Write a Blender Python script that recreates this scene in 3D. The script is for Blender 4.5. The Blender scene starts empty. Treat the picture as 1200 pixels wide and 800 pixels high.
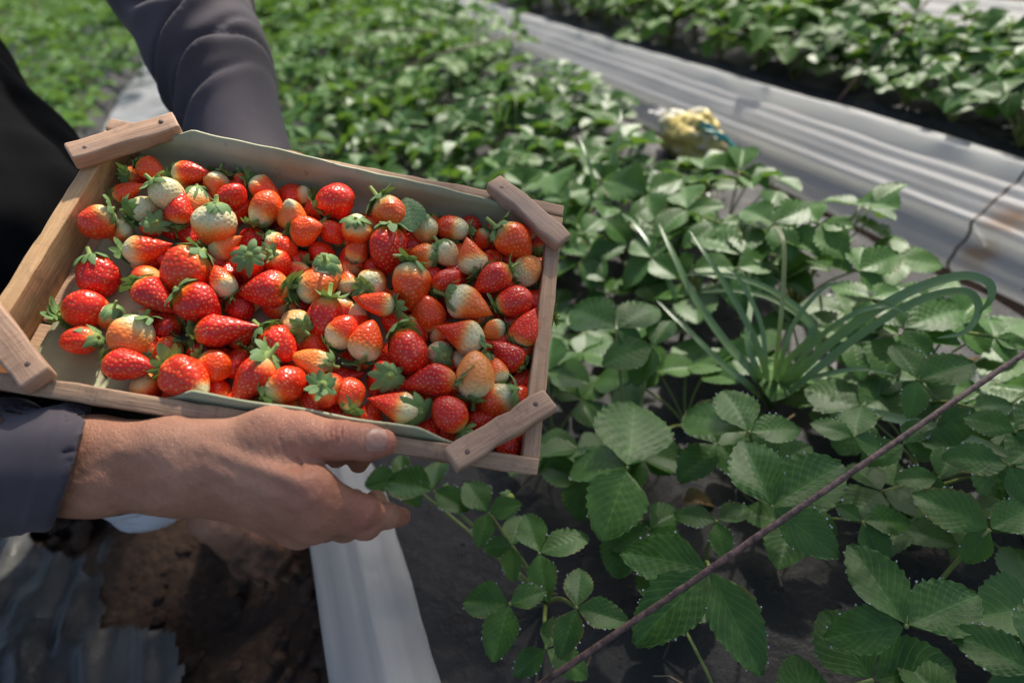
import bpy, bmesh, math, random
import numpy as np
from mathutils import Vector, Matrix
rnd = random.Random(7)
nrs = np.random.RandomState(11)
SC = bpy.context.scene
COL = SC.collection

# ------------------------------------------------------------------ camera, sky, sun, exposure
F = 740.0                                   # focal length in pixels of a 1200 px wide picture
HC = 0.68                                   # camera height above the bed
RO = math.radians(12.0)
TH = math.atan((340*math.sin(RO) + 490*math.cos(RO))/F)
c_, s_ = math.cos(TH), math.sin(TH)
FW = np.array([0, c_, -s_]); U0 = np.array([0, s_, c_]); R0 = np.array([1., 0, 0])
RT = math.cos(RO)*R0 - math.sin(RO)*U0
UP = math.sin(RO)*R0 + math.cos(RO)*U0
O = np.array([0, 0, HC])

def ray(x, y): return (x-600)/F*RT - (y-400)/F*UP + FW
def at(x, y, d): return O + ray(x, y)*d                 # point at a depth along the view axis
def onz(x, y, z):
    d = ray(x, y); return O + d*((z-HC)/d[2])
ROW = ray(260, -90); ROW[2] = 0; ROW /= np.linalg.norm(ROW)     # direction the beds run
ACR = np.array([ROW[1], -ROW[0], 0])                            # across the beds
def st(s, t, z=0.0): return ROW*s + ACR*t + np.array([0, 0, z])

cam = bpy.data.cameras.new('camera'); cam_o = bpy.data.objects.new('camera', cam); COL.objects.link(cam_o)
cam.sensor_width = 36; cam.lens = F*36/1200; cam.clip_start = 0.02; cam.clip_end = 400
cam_o.matrix_world = Matrix(((RT[0], UP[0], -FW[0], O[0]), (RT[1], UP[1], -FW[1], O[1]), (RT[2], UP[2], -FW[2], O[2]), (0, 0, 0, 1)))
cam.dof.use_dof = True; cam.dof.focus_distance = 0.535; cam.dof.aperture_fstop = 3.2
SC.camera = cam_o

SUN = np.array([0.42, 0.62, 0.80]); SUN /= np.linalg.norm(SUN)  # towards the sun
w = bpy.data.worlds.new('World'); SC.world = w; w.use_nodes = True
nt = w.node_tree
bg = nt.nodes['Background']; sky = nt.nodes.new('ShaderNodeTexSky'); sky.sky_type = 'NISHITA'; sky.sun_disc = False
sky.sun_elevation = math.asin(SUN[2]); sky.sun_rotation = math.atan2(SUN[0], SUN[1])
sky.air_density = 1.0; sky.dust_density = 3.0; sky.ozone_density = 1.0
nt.links.new(sky.outputs[0], bg.inputs[0]); bg.inputs[1].default_value = 0.112
sl = bpy.data.lights.new('sun', 'SUN'); sl.energy = 3.4; sl.angle = math.radians(2.0); sl.color = (1.0, 0.94, 0.84)
so = bpy.data.objects.new('sun', sl); COL.objects.link(so); so.location = (2, 3, 5)
so.rotation_euler = Vector(SUN).to_track_quat('Z', 'Y').to_euler()
SC.view_settings.view_transform = 'Standard'; SC.view_settings.look = 'None'
SC.view_settings.gamma = 1; SC.view_settings.use_curve_mapping = False
SC.view_settings.exposure = 0.85
SC.cycles.max_bounces = 8; SC.cycles.use_denoising = True

# ------------------------------------------------------------------ helpers
def mesh(name, v, f, mat=None, smooth=True, attrs=None):
    me = bpy.data.meshes.new(name)
    me.from_pydata([tuple(map(float, p)) for p in v], [], [tuple(map(int, q)) for q in f])
    if mat is not None:
        for m in (mat if isinstance(mat, (list, tuple)) else [mat]): me.materials.append(m)
    if smooth: me.polygons.foreach_set('use_smooth', [True]*len(me.polygons))
    for k, a in (attrs or {}).items():
        a = np.asarray(a, np.float32)
        if a.ndim == 1:
            at_ = me.attributes.new(k, 'FLOAT', 'POINT'); at_.data.foreach_set('value', a)
        else:
            at_ = me.attributes.new(k, 'FLOAT_VECTOR', 'POINT'); at_.data.foreach_set('vector', a.ravel())
    me.update()
    return me

def link(name, data, parent=None, mat4=None):
    o = bpy.data.objects.new(name, data); COL.objects.link(o)
    if parent is not None: o.parent = parent
    if mat4 is not None: o.matrix_local = mat4
    return o

def tag(o, label=None, cat=None, group=None, kind=None):
    if label: o['label'] = label
    if cat: o['category'] = cat
    if group: o['group'] = group
    if kind: o['kind'] = kind
    return o

def thing(name, label, cat, loc=(0, 0, 0), group=None, mat4=None):
    o = bpy.data.objects.new(name, None); COL.objects.link(o)
    o.empty_display_size = 0.02
    o.matrix_world = mat4 if mat4 is not None else Matrix.Translation(Vector(loc))
    return tag(o, label, cat, group)

def part(name, me, parent, world=True):
    """child whose vertices are given in world space (world=True) under an unrotated parent"""
    o = link(name, me, parent)
    if world: o.matrix_local = parent.matrix_world.inverted()
    return o

class MB:
    def __init__(s): s.v = []; s.f = []; s.a = {}; s.n = 0; s.mi = []
    def add(s, v, f, mi=0, **at_):
        v = np.asarray(v, float); s.v.append(v); s.f += [tuple(i+s.n for i in q) for q in f]; s.mi += [mi]*len(f)
        for k, x in at_.items(): s.a.setdefault(k, []).append(np.asarray(x, np.float32))
        s.n += len(v)
    def mesh(s, name, mat, smooth=True):
        me = mesh(name, np.concatenate(s.v), s.f, mat, smooth, {k: np.concatenate(x) for k, x in s.a.items()})
        if any(s.mi): me.polygons.foreach_set('material_index', s.mi)
        return me

def grid_faces(nu, nv, closed=False):
    f = []
    m = nu if closed else nu-1
    for j in range(nv-1):
        for i in range(m):
            i2 = (i+1) % nu
            f.append((j*nu+i, j*nu+i2, (j+1)*nu+i2, (j+1)*nu+i))
    return f

def unit(v): v = np.asarray(v, float); return v/(np.linalg.norm(v)+1e-12)

def spline(pts, n):
    """Catmull-Rom through pts"""
    P = np.asarray(pts, float); P = np.vstack([2*P[0]-P[1], P, 2*P[-1]-P[-2]])
    m = len(P)-3; out = []
    for q in np.linspace(0, m-1e-6, n):
        i = int(q); t = q-i; p0, p1, p2, p3 = P[i:i+4]
        out.append(.5*((2*p1)+(-p0+p2)*t+(2*p0-5*p1+4*p2-p3)*t*t+(-p0+3*p1-3*p2+p3)*t**3))
    return np.array(out)

def tube(pts, rad, nseg=8, n=None):
    P = spline(pts, n) if n else np.asarray(pts, float)
    k = len(P); rad = np.interp(np.linspace(0, 1, k), np.linspace(0, 1, len(np.atleast_1d(rad))), np.atleast_1d(rad)) if np.ndim(rad) else np.full(k, rad)
    T = np.gradient(P, axis=0); v = []
    ref = np.array([0.13, 0.31, 0.94])
    for i in range(k):
        t = unit(T[i]); a = unit(np.cross(t, ref)); b = np.cross(t, a)
        for j in range(nseg):
            an = 2*math.pi*j/nseg; v.append(P[i]+rad[i]*(math.cos(an)*a+math.sin(an)*b))
    f = grid_faces(nseg, k, True)
    f.append(tuple(range(nseg-1, -1, -1))); f.append(tuple((k-1)*nseg+j for j in range(nseg)))
    return np.array(v), f

def wav(p, freq, seed, n=6):
    """cheap smooth pseudo noise, about -1..1"""
    r = np.random.RandomState(seed); o = 0
    for i in range(n):
        d = r.normal(size=3); d /= np.linalg.norm(d)
        o = o + np.sin((p @ d)*freq*(.6+.9*r.rand())*2*math.pi + r.rand()*7)
    return o/n**.5/1.2

# ------------------------------------------------------------------ materials
class Mat:
    def __init__(s, name, rough=.6, spec=.5):
        s.m = bpy.data.materials.new(name); s.m.use_nodes = True; s.t = s.m.node_tree
        s.b = s.t.nodes['Principled BSDF']; s.out = s.t.nodes['Material Output']
        s.b.inputs['Roughness'].default_value = rough
        s.b.inputs['Specular IOR Level'].default_value = spec
    def n(s, typ, **kw):
        x = s.t.nodes.new('ShaderNode'+typ)
        for k, v in kw.items(): setattr(x, k, v)
        return x
    def l(s, a, b): s.t.links.new(a, b)
    def val(s, x, inp):
        if hasattr(x, 'is_linked') or isinstance(x, bpy.types.NodeSocket): s.l(x, inp)
        else: inp.default_value = x
    def math(s, op, a, b=None, c=None, clamp=False):
        x = s.n('Math', operation=op, use_clamp=clamp); s.val(a, x.inputs[0])
        if b is not None: s.val(b, x.inputs[1])
        if c is not None: s.val(c, x.inputs[2])
        return x.outputs[0]
    def ramp(s, fac, stops, interp='LINEAR'):
        x = s.n('ValToRGB'); e = x.color_ramp.elements; x.color_ramp.interpolation = interp
        while len(e) < len(stops): e.new(0.5)
        for el, (p, c) in zip(e, stops): el.position = p; el.color = (*c, 1) if len(c) == 3 else c
        s.l(fac, x.inputs[0]); return x.outputs[0]
    def mix(s, fac, a, b, mode='MIX'):
        x = s.n('Mix', data_type='RGBA', blend_type=mode); s.val(fac, x.inputs[0])
        for q, i in ((a, 6), (b, 7)):
            if isinstance(q, tuple): x.inputs[i].default_value = (*q, 1) if len(q) == 3 else q
            else: s.l(q, x.inputs[i])
        return x.outputs[2]
    def maprange(s, v, a, b, c=0, d=1, smooth=True):
        x = s.n('MapRange'); x.interpolation_type = 'SMOOTHSTEP' if smooth else 'LINEAR'
        s.val(v, x.inputs[0])
        for i, q in zip((1, 2, 3, 4), (a, b, c, d)): s.val(q, x.inputs[i])
        return x.outputs[0]
    def coord(s, scale=(1, 1, 1), which='Object', rot=(0, 0, 0)):
        tc = s.n('TexCoord'); mp = s.n('Mapping'); mp.inputs['Scale'].default_value = scale; mp.inputs['Rotation'].default_value = rot
        s.l(tc.outputs[which], mp.inputs[0]); return mp.outputs[0]
    def noise(s, co, scale=5, detail=4, rough=.55, dist=0):
        x = s.n('TexNoise'); s.l(co, x.inputs['Vector']); x.inputs['Scale'].default_value = scale
        x.inputs['Detail'].default_value = detail; x.inputs['Roughness'].default_value = rough; x.inputs['Distortion'].default_value = dist
        return x.outputs[0]
    def voro(s, co, scale=5, feature='F1', out=0):
        x = s.n('TexVoronoi', feature=feature); s.l(co, x.inputs['Vector']); x.inputs['Scale'].default_value = scale
        return x.outputs[out]
    def attr(s, name, out='Fac'):
        x = s.n('Attribute', attribute_name=name); return x.outputs[out]
    def bump(s, h, strength=.3, dist=.01, prev=None):
        x = s.n('Bump'); x.inputs['Strength'].default_value = strength; x.inputs['Distance'].default_value = dist
        s.l(h, x.inputs['Height'])
        if prev is not None: s.l(prev, x.inputs['Normal'])
        s.l(x.outputs[0], s.b.inputs['Normal']); return x.outputs[0]
    def col(s, c): s.val(c if not isinstance(c, tuple) else (*c, 1), s.b.inputs['Base Color'])

def m_simple(name, c, rough=.6, var=.15, scale=40, bump=0.0, spec=.5):
    M = Mat(name, rough, spec); co = M.coord(); n = M.noise(co, scale, 5)
    M.col(M.mix(M.maprange(n, .3, .7, smooth=False), tuple(x*(1-var) for x in c), tuple(min(1, x*(1+var)) for x in c)))
    if bump: M.bump(n, bump, .004)
    return M.m

def m_leaf(name, dark, lite, under, far=False):
    M = Mat(name, .52 if far else .43, .20 if far else .34)
    uv = M.attr('luv', 'Vector'); sep = M.n('SeparateXYZ'); M.l(uv, sep.inputs[0])
    u, v, r = sep.outputs
    au = M.math('ABSOLUTE', u)
    co = M.coord(which='Object')
    oi = M.n('ObjectInfo').outputs['Random']
    k = M.math('ADD', M.math('MULTIPLY', r, .65), M.math('MULTIPLY', oi, .35))
    base = M.ramp(k, [(0, dark), (.55, tuple((a+b)/2 for a, b in zip(dark, lite))), (1, lite)])
    nz = M.noise(co, 60, 3)
    base = M.mix(M.maprange(nz, .35, .75, 0, .35), base, tuple(min(1, x*1.5) for x in lite))
    # lateral veins along v - .42|u| and the midrib
    ph = M.math('SUBTRACT', M.math('MULTIPLY', v, 8.0), M.math('MULTIPLY', au, 3.4))
    tri = M.math('ABSOLUTE', M.math('SUBTRACT', M.math('FRACT', ph), .5))
    vein = M.math('MAXIMUM', M.maprange(tri, .0, .12, 1, 0), M.maprange(au, .0, .055, 1, 0))
    base = M.mix(M.math('MULTIPLY', vein, .26), base, tuple(min(1, x*2.3+.02) for x in lite))
    sp1 = M.noise(co, 170, 2); sp2 = M.noise(co, 11, 2)
    base = M.mix(M.math('MULTIPLY', M.maprange(sp1, .66, .74, 0, .8), M.maprange(sp2, .5, .62)), base, (.10, .055, .02))
    edge = M.math('MULTIPLY', M.maprange(au, .80, 1.0), M.math('MULTIPLY', M.maprange(sp2, .56, .66), .8))
    base = M.mix(edge, base, (.17, .12, .035))
    geo = M.n('NewGeometry')
    base = M.mix(geo.outputs['Backfacing'], base, under)
    M.col(base)
    if not far:
        h = M.math('SUBTRACT', M.math('MULTIPLY', M.noise(co, 420, 3), .5), M.math('MULTIPLY', vein, .35))
        M.bump(h, .30, .0010)
    tr = M.n('BsdfTranslucent'); tr.inputs[0].default_value = (.16, .30, .03, 1)
    mx = M.n('MixShader'); mx.inputs[0].default_value = .26
    M.l(M.b.outputs[0], mx.inputs[1]); M.l(tr.outputs[0], mx.inputs[2]); M.l(mx.outputs[0], M.out.inputs[0])
    return M.m

LEAF = m_leaf('strawberry leaf green', (.026, .078, .014), (.078, .172, .032), (.15, .24, .085))
LEAF_FAR = m_leaf('strawberry leaf green far', (.032, .088, .016), (.098, .200, .037), (.16, .25, .085), True)

def m_blade():
    M = Mat('garlic blade green', .30, .6); uv = M.attr('luv', 'Vector'); sep = M.n('SeparateXYZ'); M.l(uv, sep.inputs[0])
    u, v, r = sep.outputs
    st_ = M.math('FRACT', M.math('MULTIPLY', u, 7.0)); h = M.math('ABSOLUTE', M.math('SUBTRACT', st_, .5))
    c = M.mix(M.maprange(h, .1, .4), (.080, .160, .050), (.20, .31, .12))
    c = M.mix(M.maprange(r, .6, 1.0), c, (.30, .30, .10))
    M.col(c); M.bump(h, .3, .0008)
    tr = M.n('BsdfTranslucent'); tr.inputs[0].default_value = (.15, .28, .06, 1)
    mx = M.n('MixShader'); mx.inputs[0].default_value = .18
    M.l(M.b.outputs[0], mx.inputs[1]); M.l(tr.outputs[0], mx.inputs[2]); M.l(mx.outputs[0], M.out.inputs[0])
    return M.m
BLADE = m_blade()
STEM = m_simple('leaf stalk', (.16, .20, .05), .5, .25, 60)

def m_fruit():
    M = Mat('strawberry skin', .26, .38)
    v = M.attr('axis'); seed = M.attr('seed')
    oc = M.n('ObjectInfo').outputs['Color']; sp = M.n('SeparateColor'); M.l(oc, sp.inputs[0])
    ripe, sh, gt = sp.outputs
    co = M.coord(); n = M.noise(co, 55, 3); n2 = M.noise(co, 18, 2)
    vv = M.math('ADD', v, M.math('MULTIPLY', M.math('SUBTRACT', n, .5), .12))
    vv = M.math('ADD', vv, M.math('MULTIPLY', M.math('SUBTRACT', n2, .5), .20))
    a = M.math('SUBTRACT', sh, .16); b = M.math('ADD', sh, .26)
    g = M.maprange(vv, a, b)
    g = M.math('MULTIPLY', g, M.math('SUBTRACT', 1.0, M.math('MULTIPLY', gt, M.maprange(vv, .78, .95))))
    lv = M.math('MULTIPLY', ripe, g)
    c = M.ramp(lv, [(0, (.70, .64, .36)), (.20, (.76, .50, .20)), (.42, (.82, .24, .045)), (.64, (.78, .075, .008)), (.84, (.72, .026, .008)), (1, (.50, .009, .009))])
    sc = M.mix(M.maprange(lv, .15, .5), (.40, .26, .08), (.80, .50, .14))
    c = M.mix(M.math('MULTIPLY', seed, .75), c, sc)
    M.col(c)
    M.b.inputs['Subsurface Weight'].default_value = .12
    M.b.inputs['Subsurface Radius'].default_value = (.006, .0018, .001)
    M.b.inputs['Subsurface Scale'].default_value = .5
    M.b.inputs['Coat Weight'].default_value = .12; M.b.inputs['Coat Roughness'].default_value = .12
    M.l(M.maprange(n2, .3, .7, .20, .38), M.b.inputs['Roughness'])
    M.bump(M.noise(co, 500, 2), .06, .0006)
    return M.m
FRUIT = m_fruit()

def m_calyx():
    M = Mat('strawberry calyx', .55, .35)
    q = M.attr('q'); co = M.coord(); n = M.noise(co, 160, 3)
    oi = M.n('ObjectInfo').outputs['Random']
    c = M.ramp(q, [(0, (.42, .50, .10)), (.22, (.34, .45, .11)), (.42, (.20, .33, .10)), (1, (.15, .265, .10))])
    c = M.mix(M.math('MULTIPLY', M.maprange(n, .3, .75), .5), c, (.17, .27, .12))
    c = M.mix(M.math('MULTIPLY', oi, .35), c, (.10, .18, .05))
    M.col(c); M.bump(n, .25, .0008)
    tr = M.n('BsdfTranslucent'); tr.inputs[0].default_value = (.2, .32, .05, 1)
    mx = M.n('MixShader'); mx.inputs[0].default_value = .2
    M.l(M.b.outputs[0], mx.inputs[1]); M.l(tr.outputs[0], mx.inputs[2]); M.l(mx.outputs[0], M.out.inputs[0])
    return M.m
CALYX = m_calyx()

def m_wood(name, a, b, c_dirt, grime=.5):
    M = Mat(name, .68, .3)
    oi = M.n('ObjectInfo').outputs['Random']
    tc = M.n('TexCoord'); ad = M.n('VectorMath', operation='ADD'); M.l(tc.outputs['Object'], ad.inputs[0])
    cm = M.n('CombineXYZ'); M.l(M.math('MULTIPLY', oi, 7.3), cm.inputs[0]); M.l(M.math('MULTIPLY', oi, 3.1), cm.inputs[1]); M.l(cm.outputs[0], ad.inputs[1])
    def mp(sc):
        x = M.n('Mapping'); x.inputs['Scale'].default_value = sc; M.l(ad.outputs[0], x.inputs[0]); return x.outputs[0]
    g1 = M.noise(mp((5, 70, 70)), 1.0, 5, .6, .6)
    g2 = M.noise(mp((14, 420, 420)), 1.0, 4, .65, .2)
    n = M.noise(mp((9, 14, 14)), 1.0, 4)
    n3 = M.noise(mp((60, 60, 60)), 1.0, 5, .7)
    c = M.ramp(g1, [(.25, b), (.5, a), (.72, tuple(x*.78 for x in a))])
    c = M.mix(M.maprange(g2, .42, .62, .38, 0), c, tuple(x*.45 for x in b))
    c = M.mix(M.math('MULTIPLY', M.maprange(n, .42, .72), grime), c, c_dirt)
    c = M.mix(M.maprange(n3, .52, .72, 0, .6), c, tuple(x*.38 for x in c_dirt))
    saw = M.noise(mp((700, 25, 25)), 1.0, 3, .7, .3); sw = M.noise(mp((16, 9, 9)), 1.0, 2)
    c = M.mix(M.math('MULTIPLY', M.maprange(saw, .5, .66, 0, .55), M.maprange(sw, .42, .6)), c, tuple(x*.5 for x in b))
    geo = M.n('NewGeometry'); c = M.mix(M.maprange(geo.outputs['Pointiness'], .515, .58, 0, .45), c, tuple(min(1, x*1.35) for x in a))
    M.col(c)
    h = M.math('ADD', M.math('MULTIPLY', g2, .6), M.math('MULTIPLY', n3, .4))
    M.bump(h, .8, .0013)
    return M.m
WOOD_L = m_wood('pale crate wood', (.60, .37, .18), (.46, .25, .105), (.33, .19, .10), .4)
WOOD_D = m_wood('weathered crate wood', (.46, .29, .175), (.33, .185, .105), (.25, .16, .115), .6)
WOOD_C = m_wood('worn brace wood', (.47, .29, .185), (.34, .19, .115), (.32, .235, .19), .7)
NAIL = m_simple('rusty nail', (.15, .088, .065), .6, .3, 300)

def m_liner():
    M = Mat('grey green card', .7, .25); co = M.coord(); n = M.noise(co, 14, 4); n2 = M.noise(co, 120, 4)
    c = M.mix(M.maprange(n, .35, .7), (.32, .32, .19), (.42, .41, .265))
    c = M.mix(M.maprange(n2, .62, .75, 0, .5), c, (.13, .12, .08))
    M.col(c); M.bump(M.math('ADD', n, M.math('MULTIPLY', n2, .3)), .2, .004)
    return M.m
LINER = m_liner()

def m_skin():
    M = Mat('tanned skin', .5, .4)
    co = M.coord(); n = M.noise(co, 22, 4); n2 = M.noise(co, 150, 4); red = M.attr('red'); mud = M.attr('mud')
    c = M.mix(M.maprange(n, .3, .7), (.37, .165, .095), (.48, .238, .145))
    c = M.mix(M.math('MULTIPLY', red, .6), c, (.44, .120, .085))
    c = M.mix(M.maprange(n2, .60, .78, 0, .4), c, (.27, .11, .07))
    nm = M.noise(co, 40, 5)
    c = M.mix(M.math('MULTIPLY', mud, M.maprange(nm, .25, .62, .35, 1)), c, (.085, .048, .030))
    M.col(c)
    M.b.inputs['Subsurface Weight'].default_value = .14; M.b.inputs['Subsurface Radius'].default_value = (.010, .004, .002)
    M.b.inputs['Subsurface Scale'].default_value = .4
    cs = M.coord((1, 1, 1)); vo = M.voro(cs, 620, 'DISTANCE_TO_EDGE'); vo2 = M.voro(M.coord((330, 210, 260), rot=(0, 0, .5)), 1.0, 'DISTANCE_TO_EDGE')
    h = M.math('ADD', M.math('MULTIPLY', M.maprange(vo, 0, .12), .5), M.math('MULTIPLY', M.maprange(vo2, 0, .10), .8))
    h = M.math('ADD', h, M.math('MULTIPLY', n2, .6))
    M.bump(h, .5, .0009)
    return M.m
SKIN = m_skin()
NAILM = m_simple('fingernail', (.38, .190, .130), .42, .14, 160)

def m_cloth(name, a, b, rough=.75, weave=1400, sheen=.1):
    M = Mat(name, rough, .25); co = M.coord(); n = M.noise(co, 9, 5); n2 = M.noise(co, 60, 4)
    c = M.mix(M.maprange(n, .3, .7), a, b); c = M.mix(M.maprange(n2, .62, .8, 0, .35), c, tuple(min(1, x*1.7) for x in b))
    M.col(c); M.b.inputs['Sheen Weight'].default_value = sheen
    if not sheen: M.b.inputs['Specular IOR Level'].default_value = .05
    w1 = M.n('TexWave'); M.l(co, w1.inputs[0]); w1.inputs['Scale'].default_value = weave/6
    M.bump(M.math('ADD', M.math('MULTIPLY', w1.outputs[1], .3), n2), .16, .0015)
    return M.m
SHIRT = m_cloth('grey mauve cotton', (.050, .041, .049), (.072, .060, .069))
BLACK = m_cloth('black trousers cloth', (.003, .003, .0035), (.006, .006, .0065), .9, sheen=0)
WHITEC = m_cloth('white cotton', (.52, .52, .55), (.66, .66, .70))

def m_film_white():
    M = Mat('milky plastic film', .42, .4); co = M.coord(); lu = M.attr('luv', 'Vector'); mpx = M.n('Mapping'); mpx.inputs['Scale'].default_value = (75, 1.1, 0); M.l(lu, mpx.inputs[0]); n = M.noise(mpx.outputs[0], 1.0, 5, .6); sp = M.n('SeparateXYZ'); M.l(lu, sp.inputs[0]); st_ = sp.outputs[2]
    c = M.mix(M.maprange(n, .3, .75), (.92, .92, .91), (.78, .78, .77))
    n2 = M.noise(M.coord((1, 1, 1)), 5, 5)
    c = M.mix(M.maprange(n2, .55, .75, 0, .2), c, (.60, .56, .48))
    n4 = M.noise(co, 16, 5)
    c = M.mix(M.math('MULTIPLY', st_, M.maprange(n4, .30, .6)), c, (.50, .19, .03))
    M.col(c); M.bump(n, .25, .02)
    tr = M.n('BsdfTranslucent'); tr.inputs[0].default_value = (.85, .85, .82, 1)
    mx = M.n('MixShader'); mx.inputs[0].default_value = .70
    M.l(M.b.outputs[0], mx.inputs[1]); M.l(tr.outputs[0], mx.inputs[2]); M.l(mx.outputs[0], M.out.inputs[0])
    return M.m
FILM_W = m_film_white()

def m_film_dark(name='dark mulch film', a=(.017, .017, .018), b=(.036, .035, .035), rough=.62):
    M = Mat(name, rough, .3); co = M.coord(); n = M.noise(co, 5, 6, .65); n2 = M.noise(co, 60, 5, .7); n3 = M.noise(co, 22, 5)
    c = M.mix(M.maprange(n, .35, .7), a, b); c = M.mix(M.maprange(n2, .56, .75, 0, .4), c, (.10, .085, .07))
    c = M.mix(M.maprange(n3, .58, .72, 0, .18), c, (.10, .10, .10))
    M.col(c); M.l(M.maprange(n, .3, .7, rough*.75, rough*1.3), M.b.inputs['Roughness'])
    M.bump(M.math('ADD', n3, M.math('MULTIPLY', n2, .25)), .45, .012)
    return M.m
FILM_D = m_film_dark()
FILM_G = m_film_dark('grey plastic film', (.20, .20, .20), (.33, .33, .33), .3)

def m_soil():
    M = Mat('damp brown soil', .9, .25); co = M.coord(); n = M.noise(co, 7, 7, .7); n2 = M.noise(co, 70, 6, .7); vo = M.voro(co, 55)
    c = M.ramp(n, [(.3, (.030, .019, .013)), (.5, (.062, .038, .026)), (.7, (.11, .070, .047))])
    c = M.mix(M.maprange(n2, .5, .7, 0, .5), c, (.12, .08, .055))
    M.col(c); M.bump(M.math('SUBTRACT', M.math('ADD', n, M.math('MULTIPLY', n2, .4)), M.math('MULTIPLY', vo, .4)), .8, .02)
    return M.m
SOIL = m_soil()
def m_dew():
    M = Mat('dew drop', .03, .5); M.col((.95, .97, 1.0)); M.b.inputs['Transmission Weight'].default_value = .75; M.b.inputs['IOR'].default_value = 1.33
    return M.m
DEW = m_dew()
ROD = m_simple('rusty purple brown rod', (.105, .056, .045), .55, .75, 130, .8)
GREENB = m_simple('unripe berry skin', (.30, .38, .06), .45, .2, 90)
# ------------------------------------------------------------------ the setting
def sheet(name, t0, t1, s0, s1, zf, mat, nt_=40, ds=.05, hole=None, thick=None, **kw):
    ss = []; s = s0
    while s < s1: ss.append(s); s += ds*max(1, .6*abs(s))
    ss.append(s1); tt = np.linspace(t0, t1, nt_)
    v = np.array([st(s, t, 0) for s in ss for t in tt]); S = np.repeat(ss, nt_); T = np.tile(tt, len(ss))
    v[:, 2] = zf(S, T, v)
    f = grid_faces(nt_, len(ss))
    if hole is not None:
        keep = ~hole(S, T, v)
        f = [q for q in f if all(keep[i] for i in q)]
    lu = np.stack([T, S, S*0], 1)
    me = mesh(name, v, f, mat, True, {'luv': lu})
    return me

# soil to the horizon, finer near the camera
def soil():
    gx = np.concatenate([-np.geomspace(60, 1.6, 14), np.linspace(-1.5, 1.5, 90), np.geomspace(1.6, 60, 14)])
    gy = np.concatenate([-np.geomspace(20, .6, 8), np.linspace(-.5, 2.0, 80), np.geomspace(2.1, 80, 18)])
    X, Y = np.meshgrid(gx, gy); v = np.stack([X.ravel(), Y.ravel(), X.ravel()*0-.135], 1)
    near = np.exp(-((v[:, 0]/2.2)**2+((v[:, 1]-.7)/2.2)**2))
    v[:, 2] += near*(.012*wav(v, 2.2, 3)+.008*wav(v, 7, 4)+.004*wav(v, 16, 5))
    o = link('ground', mesh('ground', v, grid_faces(len(gx), len(gy)), SOIL)); tag(o, 'brown soil of the field under the beds', 'ground', kind='structure')
soil()

def bedz(t0, t1, ztop):
    def zf(S, T, v):
        e = np.minimum(T-t0, t1-T); k = np.clip(e/.09, 0, 1); k = k*k*(3-2*k)
        return -.16+(ztop+.16)*k+.006*wav(v, 2.6, 21)+.003*wav(v, 8, 22)+.0015*wav(v, 20, 23)
    return zf
def bed(t0, t1, s0, s1, ztop, lab):
    o = link('planting_bed', sheet('planting_bed', t0, t1, s0, s1, bedz(t0, t1, ztop), FILM_D, 70, .025)); tag(o, lab, 'planting bed', kind='structure')
bed(-.235, 1.02, -.6, 30, 0.0, 'bed under dark plastic film in the middle')
bed(1.36, 2.0, -.6, 30, 0.0, 'bed under dark plastic film beyond the white cover')
bed(-3.0, -.98, .4, 40, -.03, 'bed under dark plastic film behind the picker')

# torn grey film trodden into the furrow, soil showing through its holes
def hole(S, T, v):
    px = []
    d = v-O; z = d @ FW; x = 600+F*(d @ RT)/z; y = 400-F*(d @ UP)/z
    wob = 9*np.sin(x*.07+1)+7*np.sin(y*.09)+5*np.sin((x+y)*.19)
    h1 = (x > 122+wob*.5+.25*np.maximum(0, 690-y)) & (y < 732+wob*.3) & (y > 560)
    h2 = (x > 215+wob) & (y > 720)
    h3 = (((x-82)/46)**2+((y-622)/(22+wob*.4))**2 < 1)
    return (h1 | h2 | h3) & (z > 0)
def filmz(S, T, v):
    str_ = np.sin(T*150+2.2*wav(v, 3, 32))*.5+np.sin(T*67+1.5*wav(v, 4, 33))
    return -.108+.010*wav(v, 3, 31)+.0050*str_+.002*wav(v, 16, 35)
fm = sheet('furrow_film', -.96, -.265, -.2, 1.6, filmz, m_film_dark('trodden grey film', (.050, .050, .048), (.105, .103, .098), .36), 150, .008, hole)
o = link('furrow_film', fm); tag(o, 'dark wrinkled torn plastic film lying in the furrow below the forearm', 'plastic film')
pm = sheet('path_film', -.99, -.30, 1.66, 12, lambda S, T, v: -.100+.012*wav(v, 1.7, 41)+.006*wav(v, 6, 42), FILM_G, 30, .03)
o = link('path_film', pm); tag(o, 'pale grey plastic film on the path behind the crate', 'plastic film')
# clods of soil by the foot
clod_n = 0
cm = MB()
for i in range(70):
    x = rnd.uniform(130, 380); y = rnd.uniform(600, 800)
    p = onz(x, y, -.128); r = rnd.uniform(.004, .014)
    if i % 5 == 0: p = onz(rnd.uniform(60, 110), rnd.uniform(595, 640), -.12); r = rnd.uniform(.008, .02)
    bm = bmesh.new(); bmesh.ops.create_icosphere(bm, subdivisions=2, radius=r)
    v = np.array([q.co for q in bm.verts]); f = [[q.index for q in ff.verts] for ff in bm.faces]; bm.free()
    v *= (1+.25*wav(v/r, .35, i))[:, None]; v[:, 2] *= .6
    cm.add(v+p, f)
o = link('soil_clods', cm.mesh('soil_clods', SOIL)); tag(o, 'crumbled brown clods of soil around the bare foot', 'soil', kind='stuff')

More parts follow.
